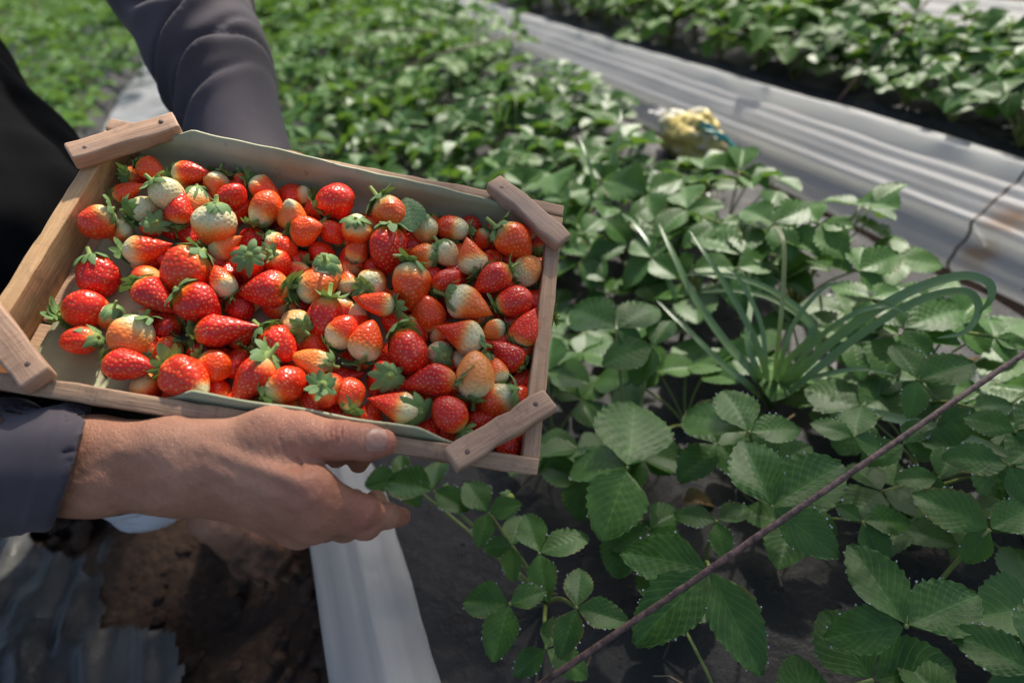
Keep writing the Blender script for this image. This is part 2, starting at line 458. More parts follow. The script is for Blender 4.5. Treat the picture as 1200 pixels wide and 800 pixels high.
# gathered white row covers: half tubes of film with long folds
def cover(name, lab, tc, zc, R, Hh, s0, s1, folds, seed, pleat=0.0, stain=None, part_of=None, ds=.03, grow=0.0):
    ss = np.concatenate([np.arange(s0, 3.5, ds), np.arange(3.5, s1, .12)]) if s1 > 3.5 else np.append(np.arange(s0, s1-ds*.3, ds), s1)
    n = 150; th = np.linspace(math.radians(-4), math.radians(184), n)
    ph = np.random.RandomState(seed).rand(8)*6.3
    V = []; L = []
    for s in ss:
        g = 1+grow*max(0, s)
        base = np.array([math.sin(s*1.1+ph[0])*.010*R/.15, 0])
        prof = np.zeros(n)
        for k in range(len(folds)):
            fr, am = folds[k]
            prof += am*np.sin(th*fr+ph[k % 8]+.22*math.sin(s*(.5+.3*k)+k)+.10*math.sin(s*2.9+k*2))
        prof += .012*np.sin(s*9+th*2)+.006*np.sin(s*23+th*5+ph[2])
        prof += pleat*np.sin(s*260+ph[3])*np.exp(-((th-math.radians(168))/.16)**2)
        rr = 1+prof*g
        x = tc-np.sign(np.cos(th))*np.abs(np.cos(th))**1.35*R*rr+base[0]; z = zc+np.sin(th)*Hh*rr
        for xi, zi in zip(x, z): V.append(st(s, xi, zi))
        L += [(xi, s, 0) for xi in x]
    V = np.array(V); L = np.array(L)
    if stain:
        for (ps, pt, a, b) in stain: L[:, 2] = np.maximum(L[:, 2], np.clip(1.5*np.exp(-((L[:, 1]-ps)/a)**2-((L[:, 0]-pt)/b)**2), 0, 1))
    return mesh(name, V, grid_faces(n, len(ss)), FILM_W, True, {'luv': L})

fo = [(9, .036), (15, .026), (23, .016), (37, .009), (3, .03)]
P_seam_hi = onz(1200, 222, .03); S_seam = .745
rc = thing('row_cover', 'long milky white plastic row cover gathered in a roll beyond the middle bed', 'row cover', st(1.5, 1.245, -.09), 'white gathered row covers')
part('film', cover('film', '', 1.245, -.095, .152, .152, S_seam, 14, fo, 5), rc)
nf = cover('film', '', 1.245, -.095, .155, .155, -.6, S_seam-.004, fo, 5, stain=[(.705, 1.106, .022, .012), (.695, 1.122, .026, .014), (.69, 1.146, .030, .018)])
nfo = part('film', nf, rc); nfo['label'] = 'rust stained near length of film past the seam'
seam = cover('seam', '', 1.245, -.095, .1555, .1555, S_seam-.0030, S_seam+.0022, fo, 5, ds=.0025)
seam.materials.clear(); seam.materials.append(m_simple('dark seam cord', (.10, .075, .055), .7))
part('seam', seam, rc)
o = link('row_cover', cover('row_cover', '', 2.15, -.08, .15, .155, .4, 9, fo, 9)); tag(o, 'white plastic row cover in the top right corner behind the farther strawberry row', 'row cover', 'white gathered row covers')
o = link('row_cover', cover('row_cover', '', -.122, -.025, .066, .050, -.4, 14, [(4, .03), (9, .030), (15, .006)], 12, pleat=.03)); tag(o, 'narrow flattened white plastic row cover on the ground directly below the hand', 'row cover', 'white gathered row covers')
o = link('row_cover', cover('row_cover', '', -3.25, -.07, .16, .12, 3, 24, fo, 14, ds=.06)); tag(o, 'pale row cover at the far top left corner beyond the leafy bed', 'row cover', 'white gathered row covers')

# ------------------------------------------------------------------ strawberry leaves
def leaflet(base, tip, nrm, wr=.88, fold=.25, droop=.18, nu=13, nv=28, teeth=True, pleat=.015, rv=.5, seed=0, cup=0.0):
    base = np.asarray(base, float); tip = np.asarray(tip, float); ax = tip-base; Ln = np.linalg.norm(ax); ax /= Ln
    nrm = np.asarray(nrm, float); nrm = unit(nrm-ax*(nrm @ ax)); side = np.cross(ax, nrm)
    vv = np.linspace(0, 1, nv); uu = np.linspace(-1, 1, nu)
    V, U = np.meshgrid(vv, uu, indexing='ij')
    w = .5*wr*np.power(np.clip(np.sin(math.pi*np.power(V, .80)*.985+.02), 1e-4, 1), .62)*np.where(V < .42, .34+.66*np.sin(V/.42*math.pi/2), 1)
    l = V.copy()
    if teeth:
        nt_ = 9.5; ph = (V*nt_) % 1.0; saw = np.where(ph < .62, ph/.62, (1-ph)/.38)
        e = np.abs(U)**6*np.clip((V-.22)*5, 0, 1)
        w = w*(1+.10*(saw-.55)*e); l = l+.03*(saw-.5)*e
    sd = seed*1.7
    x = U*w*(1+.04*math.sin(sd))
    h = np.abs(U)*w*math.tan(fold)-droop*V**2*(1+.3*math.sin(sd+1))+.03*np.sin(V*4+sd)*U+cup*(U*w)**2*4
    h += pleat*np.cos(2*math.pi*(8*V-3.4*np.abs(U)+.5))*np.clip(np.abs(U)*3, 0, 1)*np.clip(V*6, 0, 1)
    h += .012*np.sin(V*9+U*4+sd*2)*np.abs(U)
    P = base+(l*Ln)[..., None]*ax+(x*Ln)[..., None]*side+(h*Ln)[..., None]*nrm
    lu = np.stack([U, V, np.full_like(U, rv)], -1)
    return P.reshape(-1, 3), grid_faces(nu, nv), lu.reshape(-1, 3)

def trileaf(J, tips, nrm, mb, hi=True, seed=0, rv=.5, wr=.9, fold=.22):
    """three leaflets from a junction"""
    for i, t in enumerate(tips):
        k = np.asarray(t)-np.asarray(J); b = np.asarray(J)+k*.035
        v, f, lu = leaflet(b, t, nrm if np.ndim(nrm[0]) == 0 else nrm[i], wr, fold+.06*math.sin(seed+i*2), .16, *((13, 35) if hi else (5, 8)), teeth=hi, rv=rv, seed=seed+i)
        mb.add(v, f, 0, luv=lu)

def gen_leaf(mb, az, out, up, size, hi, seed, r):
    """one leaf of a plant at the origin: stalk plus trifoliate blade"""
    d = np.array([math.cos(az), math.sin(az), 0]); J = d*out+np.array([0, 0, up])
    pts = [(0, 0, .0), tuple(d*out*.35+np.array([0, 0, up*.55])), tuple(J)]
    v, f = tube(pts, [.0022, .0018], 5 if hi else 3, 7 if hi else 3); mb.add(v, f, 1, luv=np.tile([0, 0, .5], (len(v), 1)))
    pitch = r.uniform(-.45, .30); fw = unit(d*math.cos(pitch)+np.array([0, 0, math.sin(pitch)]))
    sd = unit(np.cross([0, 0, 1.], d)); roll = r.uniform(-.4, .4)
    nr = unit(np.cross(fw, sd)*1.0); nr = unit(nr*math.cos(roll)+sd*math.sin(roll)); sd = np.cross(nr, fw)
    if nr[2] < 0: nr = -nr
    tips = []
    for a, k in ((0, 1.0), (1.75+r.uniform(-.2, .2), .92), (-1.75+r.uniform(-.2, .2), .92)):
        q = fw*math.cos(a)+sd*math.sin(a)+nr*r.uniform(-.28, .30)
        tips.append(J+unit(q)*size*k)
    trileaf(J, tips, nr, mb, hi, seed, r.random(), r.uniform(.80, .96), r.uniform(.12, .60))

LV = []
for i in range(10):
    mb = MB(); r = random.Random(100+i)
    gen_leaf(mb, 0, r.uniform(.045, .12), r.uniform(.085, .165), r.uniform(.052, .068), True, i*3, r)
    LV.append(mb.mesh('leaf', [LEAF, STEM]))
PV = []
for i in range(6):
    mb = MB(); r = random.Random(300+i); n = 13
    for k in range(n):
        gen_leaf(mb, k*2.4+r.uniform(-.3, .3), r.uniform(.03, .14), r.uniform(.07, .20), r.uniform(.050, .066), False, i*31+k, r)
    PV.append(mb.mesh('strawberry_plant', [LEAF_FAR, STEM]))

# leaves of the foreground, each set where the photograph has it
LEAFSPEC = [
 # plant, junction px, z, tips px (with own z), lift
 (0, (735, 548), .15, [((748, 458), .155), ((708, 628), .135), ((668, 535), .11)]),
 (0, (765, 405), .14, [((706, 423), .14), ((786, 372), .15), ((742, 448), .12)]),
 (0, (722, 385), .155, [((668, 356), .155), ((772, 352), .16), ((752, 400), .14)]),
 (1, (905, 594), .175, [((868, 508), .19), ((992, 536), .185), ((985, 652), .155)]),
 (1, (878, 506), .16, [((848, 452), .17), ((800, 478), .13), ((940, 498), .16)]),
 (1, (842, 520), .10, [((795, 560), .09), ((810, 470), .10), ((880, 560), .09)]),
 (2, (832, 668), .155, [((724, 640), .15), ((742, 752), .135), ((893, 790), .13)]),
 (2, (840, 610), .09, [((790, 600), .09), ((850, 655), .08), ((880, 590), .09)]),
 (3, (1062, 734), .15, [((998, 632), .165), ((962, 742), .13), ((1152, 690), .15)]),
 (3, (1160, 620), .13, [((1072, 575), .14), ((1215, 590), .14), ((1130, 660), .10)]),
 (3, (1215, 790), .15, [((1115, 735), .15), ((1250, 690), .16), ((1160, 860), .12)]),
 (3, (1010, 610), .09, [((980, 590), .09), ((1070, 610), .09), ((1040, 660), .07)]),
 (4, (1000, 512), .15, [((952, 492), .16), ((1042, 532), .13), ((1010, 470), .15)]),
 (4, (1075, 445), .17, [((1048, 400), .18), ((1146, 420), .18), ((1068, 488), .15)]),
 (4, (1140, 478), .14, [((1100, 500), .13), ((1190, 470), .14), ((1150, 520), .12)]),
 (5, (1100, 560), .13, [((1050, 560), .13), ((1120, 520), .14), ((1105, 600), .11)]),
 (4, (1060, 520), .12, [((1010, 540), .11), ((1085, 490), .13), ((1100, 535), .11)]),
 (8, (1090, 350), .14, [((1050, 330), .15), ((1120, 320), .15), ((1125, 370), .13)]),
 (8, (1000, 400), .12, [((960, 380), .13), ((1030, 375), .13), ((1010, 440), .11)]),
 (5, (1182, 545), .16, [((1108, 532), .17), ((1240, 500), .17), ((1210, 590), .14)]),
 (5, (1190, 505), .17, [((1130, 485), .17), ((1255, 470), .18), ((1235, 535), .15)]),
 (5, (1185, 590), .12, [((1130, 600), .11), ((1230, 640), .11), ((1225, 560), .12)]),
 (6, (632, 648), .125, [((615, 598), .13), ((688, 622), .13), ((640, 702), .115)]),
 (6, (597, 708), .12, [((540, 700), .115), ((576, 772), .115), ((640, 690), .12)]),
 (6, (676, 712), .13, [((655, 770), .12), ((738, 728), .13), ((680, 660), .13)]),
 (6, (640, 760), .07, [((600, 790), .06), ((690, 790), .06), ((655, 720), .07)]),
 (6, (600, 640), .08, [((565, 640), .08), ((610, 600), .08), ((600, 680), .07)]),
 (6, (508, 575), .12, [((452, 560), .12), ((548, 596), .11), ((512, 535), .12)]),
 (6, (470, 560), .10, [((425, 565), .10), ((490, 590), .09), ((470, 530), .11)]),
 (6, (572, 600), .11, [((545, 560), .12), ((610, 590), .12), ((560, 640), .10)]),
 (7, (905, 262), .19, [((962, 235), .20), ((870, 238), .19), ((930, 300), .17)]),
 (7, (960, 262), .19, [((1000, 262), .20), ((938, 232), .20), ((990, 300), .17)]),
 (7, (1006, 318), .16, [((1058, 292), .17), ((1010, 285), .17), ((1040, 345), .14)]),
 (7, (870, 300), .16, [((812, 262), .17), ((880, 255), .18), ((905, 345), .13)]),
 (8, (1060, 385), .15, [((1135, 352), .16), ((1030, 350), .16), ((1090, 420), .14)]),
 (8, (1165, 395), .13, [((1205, 405), .13), ((1160, 370), .13), ((1190, 425), .12)]),
 (8, (1020, 350), .15, [((975, 330), .15), ((1060, 335), .15), ((1015, 395), .13)]),
 (9, (760, 225), .18, [((705, 205), .19), ((800, 205), .19), ((765, 265), .16)]),
 (9, (805, 245), .17, [((768, 272), .16), ((850, 238), .18), ((800, 208), .18)]),
 (9, (845, 262), .17, [((800, 285), .16), ((880, 255), .17), ((850, 300), .15)]),
 (10, (655, 230), .17, [((640, 190), .18), ((690, 218), .17), ((650, 262), .15)]),
 (10, (690, 300), .12, [((660, 285), .12), ((735, 285), .13), ((695, 335), .10)]),
]
PLAB = ['strawberry plant just right of the crate with one big dark upright leaflet', 'strawberry plant with glossy leaves under the middle of the purple brown rod',
 'strawberry plant at bottom centre with three large dewy leaflets crossed by the rod', 'dark dewy strawberry plant in the bottom right corner below the rod',
 'strawberry plant with a pale turned up leaf between the garlic clump and the rod', 'strawberry plant at the right edge where the rod leaves the picture',
 'small deep shaded strawberry plant standing on bare film below the crate corner', 'sunlit yellow green strawberry plant beside the bent dry stalk at the white cover',
 'strawberry plant under the arching garlic blades near the rusty end of the cover', 'strawberry plant between the crate top corner and the yellow bag', 'strawberry plant directly behind the top right crate corner']
PB = [(738, 560), (890, 575), (825, 665), (1060, 730), (1060, 480), (1190, 560), (640, 705), (930, 310), (1070, 400), (800, 260), (672, 270)]
PT = []
for lab, (x, y) in zip(PLAB, PB):
    PT.append(thing('strawberry_plant', lab, 'strawberry plant', onz(x, y, 0.0), 'strawberry plants of the middle bed'))
def icos(r, sub=1):
    bm = bmesh.new(); bmesh.ops.create_icosphere(bm, subdivisions=sub, radius=r)
    v = np.array([q.co for q in bm.verts]); f = [[q.index for q in ff.verts] for ff in bm.faces]; bm.free(); return v, f
ICO = icos(1.0)
for i, (pi, jp, jz, tips) in enumerate(LEAFSPEC):
    J = onz(*jp, jz); tp = [onz(*p, z) for p, z in tips]; mb = MB()
    view = unit(O-J); nr = unit(.62*np.array([0, 0, 1])+.38*view+.12*nrs.normal(size=3))
    rv = rnd.uniform(0, .75)
    trileaf(J, tp, nr, mb, True, i*5, rv, (.80 if i < 3 else .56 if i == 6 else .62 if i == 8 else rnd.uniform(.64, .74)), rnd.uniform(.14, .34))
    b = np.array(PT[pi].location); mid = b*.45+J*.55+np.array([0, 0, .012])
    v, f = tube([tuple(b), tuple(mid), tuple(J)], [.0026, .0019], 6, 9); mb.add(v, f, 1, luv=np.tile([0, 0, .5], (len(v), 1)))
    lf = part('leaf', mb.mesh('leaf', [LEAF, STEM]), PT[pi])
    if jp[1] > 430:
        dm = MB(); nv, nu = 35, 13
        for li in range(3):
            P = mb.v[li].reshape(nv, nu, 3)
            for k in range(9, 34):
                if ((k/34*9.5) % 1.0) > .40 and ((k/34*9.5) % 1.0) < .75:
                    for e in (0, nu-1):
                        if rnd.random() < .32: dm.add(ICO[0]*rnd.uniform(.0004, .0013)+P[k, e]+np.array([0, 0, .0006]), ICO[1])
        if dm.n: do_ = part('dew_drops', dm.mesh('dew_drops', DEW), lf); do_.matrix_local = Matrix(); do_['kind'] = 'stuff'

# the other plants: near ones with single leaves, far ones whole
def near_plant(s, t, z, lab, grp, n, zs=1.0):
    T_ = thing('strawberry_plant', lab, 'strawberry plant', st(s, t, z), grp)
    a0 = rnd.uniform(0, 6.28)
    for k in range(n):
        o = link('leaf', rnd.choice(LV), T_)
        sc = rnd.uniform(.82, 1.12)
        o.matrix_local = Matrix.Rotation(a0+k*2.4+rnd.uniform(-.4, .4), 4, 'Z') @ Matrix.Rotation(rnd.uniform(-.22, .22), 4, 'X') @ Matrix.Diagonal((sc, sc, sc*zs*rnd.uniform(.75, 1.12), 1))
def proj(p):
    q = np.asarray(p)-O; z = q @ FW; return 600+F*(q @ RT)/z, 400-F*(q @ UP)/z, z
GM = 'strawberry plants of the middle bed'; GF = 'strawberry plants beyond the white cover'; GL = 'strawberry plants behind the picker'
LM = 'leafy green strawberry plant in the dense middle bed between crate and white cover'
LFAR = 'leafy green strawberry plant in the far bed above the white cover'
LLEFT = 'blurred green strawberry plant in the bed at top left behind the picker'
for t in (.05, .21, .37, .53, .67, .80):
    s = (.12 if t > .1 else 1.2)+rnd.uniform(0, .12)
    while s < 4.6:
        p = st(s, t+rnd.uniform(-.03, .03), 0); x, y, z = proj(p)
        step = .21 if s < 2.2 else .24+.035*s
        if s < 2.2:
            if z > .3 and not (t > .75 and s < 1.35) and x < 1350 and y < 950 and not (735 < x < 895 and 95 < y < 235):
                fg = y > 400
                near_plant(s, t+rnd.uniform(-.03, .03), 0, LM, GM, (7 if x > 950 and y < 600 else 6 if y < 560 else 4) if fg else 11, (.80 if x > 950 and y < 600 else .55) if fg else .70 if t > .75 else 1.0)
        else:
            o = link('strawberry_plant', rnd.choice(PV)); o.matrix_world = Matrix.Translation(Vector(p)) @ Matrix.Rotation(rnd.uniform(0, 6.3), 4, 'Z') @ Matrix.Scale(rnd.uniform(.9, 1.2), 4)
            tag(o, LM, 'strawberry plant', GM)
        s += step*rnd.uniform(.85, 1.15)
for t in (1.47, 1.56, 1.66, 1.76):
    s = .35
    while s < 3.6:
        p = st(s, t+rnd.uniform(-.04, .04), 0)
        if s < 1.5:
            near_plant(s, t+rnd.uniform(-.03, .03), 0, LFAR, GF, 13, .92)
        else:
            o = link('strawberry_plant', rnd.choice(PV)); o.matrix_world = Matrix.Translation(Vector(p)) @ Matrix.Rotation(rnd.uniform(0, 6.3), 4, 'Z') @ Matrix.Scale(rnd.uniform(1.0, 1.25), 4)
            tag(o, LFAR, 'strawberry plant', GF)
        s += rnd.uniform(.15, .21)*(1 if s < 2.0 else 1.5)
for t in (-.80, -1.0, -1.22, -1.46, -1.72, -2.0, -2.35, -2.7):
    s = 2.4 if t < -.9 else 4.9
    while s < 6.5:
        p = st(s, t+rnd.uniform(-.05, .05), -.03)
        o = link('strawberry_plant', rnd.choice(PV)); o.matrix_world = Matrix.Translation(Vector(p)) @ Matrix.Rotation(rnd.uniform(0, 6.3), 4, 'Z') @ Matrix.Scale(rnd.uniform(.9, 1.15), 4)
        tag(o, LLEFT, 'strawberry plant', GL)
        s += rnd.uniform(.25, .34)*(1 if s < 4 else 1.7)
# farther on the rows read as one green mass
fm_ = MB()
for (t0, t1, s0, s1, k) in ((.0, .85, 4.7, 20, 230), (1.45, 1.8, 3.7, 14, 110), (-3.0, -.8, 6.6, 26, 300), (2.5, 6, 1.6, 14, 320), (-8, -3.5, 7, 30, 260)):
    for i in range(k):
        me = rnd.choice(PV); a = rnd.uniform(0, 6.3); sc = rnd.uniform(1.0, 1.35)
        v = np.zeros(len(me.vertices)*3); me.vertices.foreach_get('co', v); v = v.reshape(-1, 3)*sc
        v = v @ np.array([[math.cos(a), math.sin(a), 0], [-math.sin(a), math.cos(a), 0], [0, 0, 1]])
        lu = np.zeros(len(me.vertices)*3, np.float32); me.attributes['luv'].data.foreach_get('vector', lu)
        fm_.add(v+st(rnd.uniform(s0, s1), rnd.uniform(t0, t1), -.02), [tuple(q.vertices) for q in me.polygons], 0, luv=lu.reshape(-1, 3))
o = link('far_strawberry_rows', fm_.mesh('far_strawberry_rows', LEAF_FAR)); tag(o, 'far strawberry rows that blur into one green mass', 'strawberry rows', kind='stuff')

# crumbs and straw bits on the film, dry leaves
cr = MB()
for i in range(420):
    t = rnd.uniform(-.02, .98); s = rnd.uniform(.12, 1.7); r = rnd.uniform(.0010, .0042)
    v = ICO[0]*r; v = v*(1+.3*wav(ICO[0], .35, i))[:, None]*[1, rnd.uniform(.6, 1.6), .6]; cr.add(v+st(s, t, .006), ICO[1])
for i in range(90):
    t = rnd.uniform(-.02, .98); s = rnd.uniform(.12, 1.7); a_ = rnd.uniform(0, 6.3); L_ = rnd.uniform(.01, .035); p = st(s, t, .008)
    v, f = tube([tuple(p), tuple(p+np.array([math.cos(a_)*L_*.5, math.sin(a_)*L_*.5, .003])), tuple(p+np.array([math.cos(a_+.2)*L_, math.sin(a_+.2)*L_, 0]))], .0007, 4); cr.add(v, f, 1)
o = link('soil_crumbs', cr.mesh('soil_crumbs', [SOIL, m_simple('dry straw', (.33, .25, .13), .7, .3, 90)])); tag(o, 'crumbs of soil and straw bits scattered over the dark film', 'soil', kind='stuff')
DRY = m_leaf('dry brown leaf', (.11, .06, .025), (.22, .14, .06), (.22, .15, .08))
for i, (x, y, lab) in enumerate(((800, 590, 'curled dry brown leaf lying on the film under the green leaves crossed by the rod'), (985, 575, 'dry brown leaf on the film right of the dewy leaves'), (1130, 420, 'dry leaf under the plants by the rod at right'))):
    p = onz(x, y, .012); a_ = i*2.1; mb = MB(); v, f, lu = leaflet(p, p+np.array([math.cos(a_), math.sin(a_), .15])*.04, [0, 0, 1], .7, .5, .5, 11, 22, True, .03, rv=.5, seed=i, cup=.3); mb.add(v, f, 0, luv=lu)
    o = link('dry_leaf', mb.mesh('dry_leaf', DRY)); tag(o, lab, 'leaf', 'dry leaves on the film')
# ------------------------------------------------------------------ the crate
CO = np.array([-.3129, .6188, .5594]); EA = unit([.9256, -.1669, -.3398]); EB = np.array([-.2911, -.8875, -.3571]); EB = unit(EB-EA*(EB @ EA)); EC = np.cross(EB, EA)
CL, CW, CD = .42, .265, .036                # outside length and width, inside depth; local x along, y towards the back (minus), z up from the rim
CM = Matrix(((EA[0], -EB[0], EC[0], CO[0]), (EA[1], -EB[1], EC[1], CO[1]), (EA[2], -EB[2], EC[2], CO[2]), (0, 0, 0, 1)))
CMn = np.array(CM)
def cpt(x, y, c):
    """pixel to crate-local point on the plane at height c over the rim"""
    d = ray(x, y); q = CO+EC*c; t = ((q-O) @ EC)/(d @ EC); p = O+d*t-CO
    return np.array([p @ EA, -(p @ EB), c])
def c2w(p): return CMn[:3, :3] @ np.asarray(p, float)+CMn[:3, 3]

crate = thing('wooden_crate', 'shallow weathered wooden crate full of strawberries held up by the picker', 'crate', mat4=CM)
def board(name, size, centre, mat, ang=0.0, seed=0, jit=.0004, bev=.0016, tilt=0.0, label=None):
    """plank: size along, across, thick; the grain runs along local x"""
    bm = bmesh.new(); bmesh.ops.create_cube(bm, size=1)
    bmesh.ops.scale(bm, vec=size, verts=bm.verts)
    ed = [e for e in bm.edges if abs((e.verts[0].co-e.verts[1].co).x) > 1e-5]
    bmesh.ops.subdivide_edges(bm, edges=ed, cuts=max(2, int(size[0]/.012)), use_grid_fill=True)
    sharp = [e for e in bm.edges if len(e.link_faces) == 2 and e.link_faces[0].normal.dot(e.link_faces[1].normal) < .5]
    bmesh.ops.bevel(bm, geom=sharp, offset=bev, segments=2, affect='EDGES', profile=.6)
    v = np.array([q.co for q in bm.verts]); f = [[q.index for q in ff.verts] for ff in bm.faces]; bm.free()
    v += np.stack([wav(v, 30, seed*3+k) for k in range(3)], 1)*jit+np.stack([wav(v, 110, seed*3+k+50) for k in range(3)], 1)*.0004
    me = mesh(name, v, f, mat, True)
    o = link(name, me, crate)
    o.matrix_local = Matrix.Translation(Vector(centre)) @ Matrix.Rotation(ang, 4, 'Z') @ Matrix.Rotation(tilt, 4, 'X')
    if label: o['label'] = label
    return o
TW = .0125; FT = .005
HP = math.pi/2
hgt = CD+FT
board('side_wall', (CL-.001, TW, hgt), (CL/2, -TW/2, -hgt/2), WOOD_D, seed=1)
board('side_wall', (CL-.001, TW, hgt), (CL/2, -CW+TW/2+.006, -hgt/2), WOOD_D, seed=2, tilt=.30)
board('end_wall', (CW-2*TW-.001, TW*1.05, hgt-.002), (TW*.55, -CW/2, -hgt/2-.001), WOOD_L, HP, seed=3, label='pale sunlit end wall with orange grain')
board('end_wall', (CW-2*TW-.001, TW*1.05, hgt-.002), (CL-TW*.55, -CW/2, -hgt/2-.001), WOOD_D, HP, seed=4)
nb = 4; bw = (CW-2*TW)/nb
for i in range(nb):
    board('floor_board', (CL-2*TW*1.05-.002, bw-.003, FT), (CL/2, -TW-bw*(i+.5), -CD-FT/2), WOOD_D, seed=5+i)
def nail(p, r=.0028):
    v, f = icos(r, 2); v[:, 2] *= .35; return v+np.asarray(p), f
def brace(e0, e1, wd, th, seed, c0=.0015, mat=WOOD_C, label=None):
    a = cpt(*e0, th); b = cpt(*e1, th); a[2] = b[2] = c0+th/2; d = b-a; ln = np.linalg.norm(d[:2]); an = math.atan2(d[1], d[0])
    o = board('corner_brace', (ln, wd, th), tuple((a+b)/2), mat, an, seed, .0010, .0022, label=label)
    for k in (-1, 1):
        v, f = nail((k*(ln/2-.013), .002*k, th/2+.0001), .0021); n_ = link('nail_head', mesh('nail_head', v, f, NAIL), o)
    return o
brace((80, 178), (208, 140), .019, .015, 21, label='thick brace at the sunlit far corner')
brace((578, 210), (662, 280), .019, .013, 22)
brace((528, 538), (645, 467), .019, .011, 23, label='brace at the near right corner with a red paint spot')
brace((-30, 352), (42, 444), .022, .013, 24)

# grey green card folded up the back wall and the front wall
def liner():
    n = 90; xs = np.linspace(TW+.0125, CL-TW-.004, n)
    prof = []
    x0 = xs[0]; V = []; m = None
    for i, x in enumerate(xs):
        k = i/(n-1)
        # height over the rim of the back flap: cut slantwise at the left, dropping to the right
        bk = .016*min(1, max(0, (x-.052)/.03))+.002-.0175*k
        if x < .052: bk = -.003-.02*(.052-x)/.03
        if k > .955: bk -= (k-.955)*.5
        bk += .0007*math.sin(x*48)+.0003*math.sin(x*171)
        fr = -.030+.038*min(1, max(0, (x-.115)/.05))
        if k > .80: fr -= (k-.80)*.16
        fr += .0010*math.sin(x*80+1)
        lean = .006*max(0, bk)/.02
        fl = -CD+.0012
        w_ = .0007*math.sin(x*45)
        row = [(-TW+lean+.003*0-.0012, bk), (-TW-.0016, -.004), (-TW-.0022+w_, -.02), (-TW-.0045, fl+.006), (-TW-.011, fl+.0008)]
        for q in np.linspace(.12, .88, 14): row.append((-TW-q*(CW-2*TW), fl+.0004*math.sin(q*9+x*20)))
        yf = -CW+TW
        row += [(yf+.010, fl+.0008), (yf+.0045, fl+.006), (yf+.0028-w_, max(fl+.007, min(-.016, fr-.004))), (yf+.0018+.25*max(0, fr), max(fl+.0075, fr))]
        m = len(row); V += [(x, y, z) for y, z in row]
    V = np.array(V); f = grid_faces(m, n)
    # give the card its thickness
    up = V.copy()
    G = V.reshape(n, m, 3); ty = np.gradient(G, axis=1); tx = np.gradient(G, axis=0); nn = np.cross(tx, ty); nn /= np.linalg.norm(nn, axis=2, keepdims=True)
    th = np.full((n, m, 1), .0012); th[:, 0] = .0022; th[:, -1] = .0022
    up = (G-nn*th*np.sign(-nn[n//2, m//2, 2] if False else 1)).reshape(-1, 3)
    N = len(V); ff = list(f)+[tuple(i+N for i in reversed(q)) for q in f]
    for i in range(n-1):
        for j in (0, m-1):
            a, b = i*m+j, (i+1)*m+j; q = (a, b, b+N, a+N); ff.append(q if j == 0 else q[::-1])
    for j in range(m-1):
        for i in (0, n-1):
            a, b = i*m+j, i*m+j+1; q = (a, b, b+N, a+N); ff.append(q[::-1] if i == 0 else q)
    o = link('card_liner', mesh('card_liner', np.concatenate([V, up]), ff, LINER, True)); o.matrix_world = CM
    tag(o, 'grey green card lining the crate and standing up along its back wall', 'liner')
liner()

# ------------------------------------------------------------------ strawberries
def fruit_mesh(i):
    r = random.Random(40+i)
    nu, nv = 132, 90
    a = [.30, .36, .42, .28, .5, .33, .38, .45, .30, .40][i % 10]; e = [1.35, 1.7, 2.0, 1.5, 2.0, 1.25, 1.8, 2.3, 1.4, 1.6][i % 10]
    g = [.85, .75, .62, .9, .6, 1.0, .7, .55, .8, .7][i % 10]
    lob = [(0, 0), (.03, 0), (.05, 1), (.0, .02), (.08, .5), (.02, 2), (.04, 1), (.10, 0), (.03, .3), (.05, 2)][i % 10]
    vv = np.linspace(0, 1, nv)
    s = np.clip(vv/a, 0, 1); sh = np.sqrt(np.clip(1-(1-s)**2, 0, 1))*.93+.07*s
    tp = np.power(np.clip(1-np.power(np.clip((vv-a)/(1-a), 0, 1), e), 0, 1), g)
    R = np.where(vv < a, sh, tp)
    R[0] = 0; R[-1] = 0
    # even spacing along the outline is good enough; keep ends closed
    th = np.arange(nu)/nu*2*math.pi
    V, T = np.meshgrid(vv, th, indexing='ij')
    RR = R[:, None]*(1+lob[0]*np.cos(2*T+lob[1])+.03*np.cos(3*T+i)+.012*np.cos(5*T+2*i))
    x = RR*np.cos(T); y = RR*np.sin(T); bend = r.uniform(-.10, .10)
    x = x+bend*np.sin(V*math.pi)
    z = V.copy()
    # seeds on a spiral lattice
    ns = 190; ga = math.pi*(3-5**.5)
    q = (np.arange(ns)+.5)/ns
    # distribute by area: use cumulative radius
    cum = np.cumsum(R+.05); cum /= cum[-1]
    sv = np.interp(q, cum, vv); sa = np.arange(ns)*ga
    sr = np.interp(sv, vv, R)
    rs = np.random.RandomState(500+i); sa = sa+rs.normal(size=ns)*.085; sv = np.clip(sv+rs.normal(size=ns)*.010, 0, 1); sr = np.interp(sv, vv, R)
    SP = np.stack([sr*np.cos(sa), sr*np.sin(sa), sv*2.5], -1); sz_ = rs.uniform(.65, 1.15, ns)
    P = np.stack([R[:, None]*np.cos(T), R[:, None]*np.sin(T), V*2.5], -1).reshape(-1, 3)
    d = np.full(len(P), 9.0)
    for k in range(ns): d = np.minimum(d, ((P-SP[k])**2).sum(1)/sz_[k]**2)
    d = np.sqrt(d)
    dim = -.040*np.exp(-(d/.075)**2)+.014*np.exp(-(d/.030)**2)
    seed = np.exp(-(d/.038)**3)
    X = np.stack([x, y, z], -1).reshape(-1, 3); lump = wav(X*[1, 1, 1.6], .55, 900+i)[:, None]*.075+wav(X*[1, 1, 1.6], 1.1, 930+i)[:, None]*.03; X[:, :2] *= 1+lump
    nrm = np.stack([np.cos(T), np.sin(T), 0*T], -1).reshape(-1, 3)
    X[:, :2] += nrm[:, :2]*(dim*np.clip(np.repeat(R, nu)*1.6, 0, 1))[:, None]
    return mesh('strawberry', X, grid_faces(nu, nv, True), FRUIT, True, {'axis': np.repeat(vv, nu), 'seed': seed})
